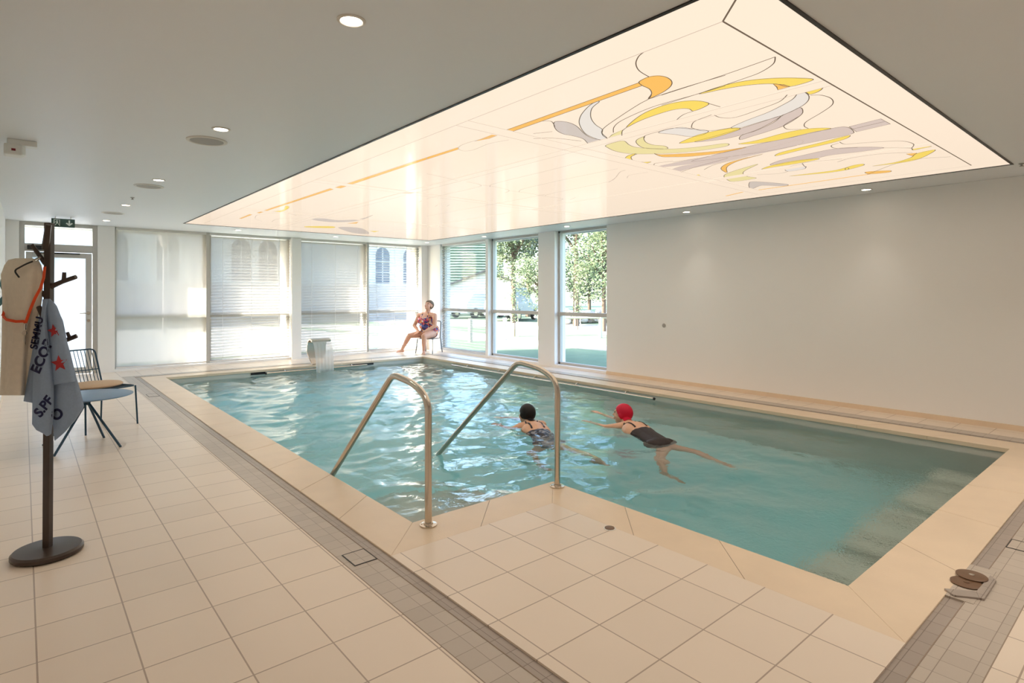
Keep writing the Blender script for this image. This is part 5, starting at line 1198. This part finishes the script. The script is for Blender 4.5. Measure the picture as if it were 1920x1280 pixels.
def tree(label, px, d_, h, crown, leafm, nleaf, trunk=True, seed=0, px_=None, leaf=0.16, group='trees in the garden'):
    b_ = at(px, CY, d_); t = thing('tree', label, 'tree', (b_.x, b_.y, GZ)); rnd = random.Random(seed)
    m = MB(); m.tube([(0, 0, 0), (0.05, 0.03, h*0.35), (0, 0.1, h*0.7)], [0.018*h, 0.013*h, 0.005*h], 8)
    for k in range(6):
        a = rnd.uniform(0, 6.28); z = h*rnd.uniform(0.35, 0.6); m.tube([(0.03, 0.03, z), (math.cos(a)*crown*0.5, math.sin(a)*crown*0.5, z+h*0.18)], [0.011*h, 0.004*h], 6)
    m.build('trunk', M['bark'], t)
    m = MB(); blobs = [(rnd.uniform(-1, 1)*crown*0.62, rnd.uniform(-1, 1)*crown*0.62, h*rnd.uniform(0.34, 0.92), crown*rnd.uniform(0.28, 0.5)) for _ in range(18)]
    for i in range(nleaf):
        bx_, by_, bz_, br_ = rnd.choice(blobs); v = Vector((rnd.gauss(0, 1), rnd.gauss(0, 1), rnd.gauss(0, 1))).normalized()*br_*(0.6+0.45*rnd.random())
        p = Vector((bx_, by_, bz_)) + v; u = Vector((rnd.gauss(0, 1), rnd.gauss(0, 1), rnd.gauss(0, 1))).normalized(); w = u.orthogonal().normalized(); s_ = leaf*rnd.uniform(0.6, 1.2)
        m.add([p-u*s_, p+w*s_*0.5, p+u*s_, p-w*s_*0.5], [(0, 1, 2, 3)])
    m.build('foliage', leafm, t); return t
tree('tall pale green tree over the white house', 962, 30, 8.0, 2.3, M['leafpale'], 13000, seed=1, leaf=0.085)
tree('large dark tree behind the pale one, right of the louvred building', 990, 38, 9.5, 3.2, M['leaf'], 12000, seed=2, leaf=0.12)
tree('dense dark tree filling the top left of the rightmost window', 1080, 27, 8.5, 2.6, M['leaf'], 16000, seed=3, leaf=0.08)
tree('bushy pale tree at the right side of the rightmost window', 1132, 23, 5.6, 1.9, M['leafpale'], 13000, seed=4, leaf=0.065)
tree('rounded tree low behind the rightmost window', 1105, 36, 6.5, 2.9, M['leaf'], 11000, seed=5, leaf=0.10)
tree('small bushy tree against the column between the right windows', 1010, 27, 3.4, 1.3, M['leafpale'], 4500, seed=6, leaf=0.065)
tree('distant dark tree at the right edge of the rightmost window', 1168, 44, 10, 3.5, M['leaf'], 6000, seed=8, leaf=0.13)
def sapling(label, px, d_, h, seed):
    b_ = at(px, CY, d_); t = thing('sapling', label, 'sapling', (b_.x, b_.y, GZ), group='staked young trees on the lawn'); rnd = random.Random(seed)
    m = MB(); m.tube([(0, 0, 0), (0.01, 0, h)], [0.02, 0.01], 8); m.build('stem', M['bark'], t)
    m = MB(); m.tube([(-0.18, 0, 0), (-0.14, 0, h*0.55)], 0.02, 6); m.tube([(0.18, 0, 0), (0.14, 0, h*0.55)], 0.02, 6); m.build('stake', M['timber'], t)
    m = MB()
    for i in range(380):
        z = rnd.uniform(0.25, 1.0)*h; r__ = 0.20*(1.1-abs(z/h-0.55)); p = Vector((rnd.gauss(0, r__*0.6), rnd.gauss(0, r__*0.6), z)); u = Vector((rnd.gauss(0, 1), rnd.gauss(0, 1), rnd.gauss(0, 1))).normalized(); w = u.orthogonal().normalized(); s_ = 0.05
        m.add([p-u*s_, p+w*s_*0.5, p+u*s_, p-w*s_*0.5], [(0, 1, 2, 3)])
    m.build('foliage', M['leafpale'], t)
sapling('staked sapling in front of the parked van', 965, 20.5, 2.1, 1); sapling('staked sapling in the middle of the rightmost window', 1083, 24, 2.2, 2)
def post_rail():
    t = thing('garden_rail', 'low timber post-and-rail barrier on the lawn outside the right windows', 'fence', tuple(floor_at(947, 637, -0.1)[:2]) + (GZ,)); O = Vector(t.location)
    ps = [floor_at(882, 640, -0.1), floor_at(947, 637, -0.1), floor_at(1126, 632, -0.1), floor_at(1200, 628, -0.1)]
    for p in ps:
        m = MB(); a = Vector((p.x, p.y, GZ)) - O; m.box(a.x-0.05, a.x+0.05, a.y-0.05, a.y+0.05, 0, 0.74); m.build('post', M['timber'], t, 0.006)
    m = MB(); a, b_ = Vector((ps[2].x, ps[2].y, GZ))-O, Vector((ps[3].x, ps[3].y, GZ))-O; c = Vector((floor_at(1030, 634, -0.1).x, floor_at(1030, 634, -0.1).y, GZ))-O
    m.tube([c+Vector((0, 0, 0.70)), a+Vector((0, 0, 0.70)), b_+Vector((0, 0, 0.70))], 0.04, 8); m.build('rail', M['timber'], t)
post_rail()
def car(label, px, d_, ang, L, Hc, paint, boxy=False):
    b_ = at(px, CY, d_); t = thing('car', label, 'car', (b_.x, b_.y, GZ), rz=ang)
    W_ = 0.88; prof = [(-L/2, 0.35), (-L/2, 0.85), (-L/2+0.1, 1.0), (-L/2+(0.25 if boxy else 0.7), Hc-0.03), (-L/2+(0.5 if boxy else 1.0), Hc), (L/2-1.9, Hc), (L/2-1.15, 1.0), (L/2-0.1, 0.85), (L/2, 0.6), (L/2, 0.35)]
    m = MB(); vs_ = [(x, -W_ + (0.12 if z > 1.05 else 0), z) for x, z in prof] + [(x, W_ - (0.12 if z > 1.05 else 0), z) for x, z in prof]; N = len(prof)
    m.add(vs_, [tuple(range(N-1, -1, -1)), tuple(range(N, 2*N))] + [(i, (i+1) % N, N+(i+1) % N, N+i) for i in range(N)]); m.build('car_body', paint, t, 0.05)
    m = MB()
    for s_ in (-1, 1):
        y = s_*(W_-0.055); q_ = [(-L/2+0.75, 1.06), (-L/2+1.05, Hc-0.12), (L/2-2.0, Hc-0.12), (L/2-1.45, 1.06)]; m.add([(x, y+s_*0.012-s_*0.09*(z > 1.1), z) for x, z in q_], [(0, 1, 2, 3)])
    m.add([(L/2-1.82, -0.66, Hc-0.07), (L/2-1.82, 0.66, Hc-0.07), (L/2-1.22, 0.76, 1.06), (L/2-1.22, -0.76, 1.06)], [(0, 1, 2, 3)]); m.build('side_windows', M['carglass'], t)
    for x in (-L/2+0.8, L/2-0.85):
        for s_ in (-1, 1):
            m = MB(); m.lathe([(0.19, -0.10), (0.31, -0.10), (0.33, -0.06), (0.33, 0.06), (0.31, 0.10), (0.19, 0.10)], 0, 0, 24, M=Matrix.Translation((x, s_*0.80, 0.33)) @ Matrix.Rotation(R(90), 4, 'X')); w_ = m.build('wheel', M['tyre'], t)
            m = MB(); m.lathe([(0.18, -0.104), (0.18, 0.104)], 0, 0, 20, M=Matrix.Translation((x, s_*0.80, 0.33)) @ Matrix.Rotation(R(90), 4, 'X')); m.build('hub_cap', M['steel'], w_)
car('grey parked car seen behind the sapling through the corner window', 962, 33.0, -YAW+1.2, 4.3, 1.85, M['carpaint'], True)
car('white parked car partly hidden by the window mullion', 898, 37.0, -YAW+0.9, 4.2, 1.55, M['carwhite'])
m = MB(); rnd = random.Random(9)
c0, c1 = floor_at(1040, 606, -0.1), floor_at(1150, 603, -0.1)
for i in range(240):
    p = c0.lerp(c1, rnd.random()) + Vector((rnd.gauss(0, .5), rnd.gauss(0, .5), 0)); s_ = rnd.uniform(0.08, 0.22); sphere(m, (p.x, p.y, GZ+s_*0.6+0.5*rnd.random()), (s_, s_*0.8, s_*0.7), None, 7, 5)
tag(m.build('rubble_bank', M['flowerpink']), 'low bank of pale stones beyond the lawn in the rightmost window', 'stones', None, 'stuff')
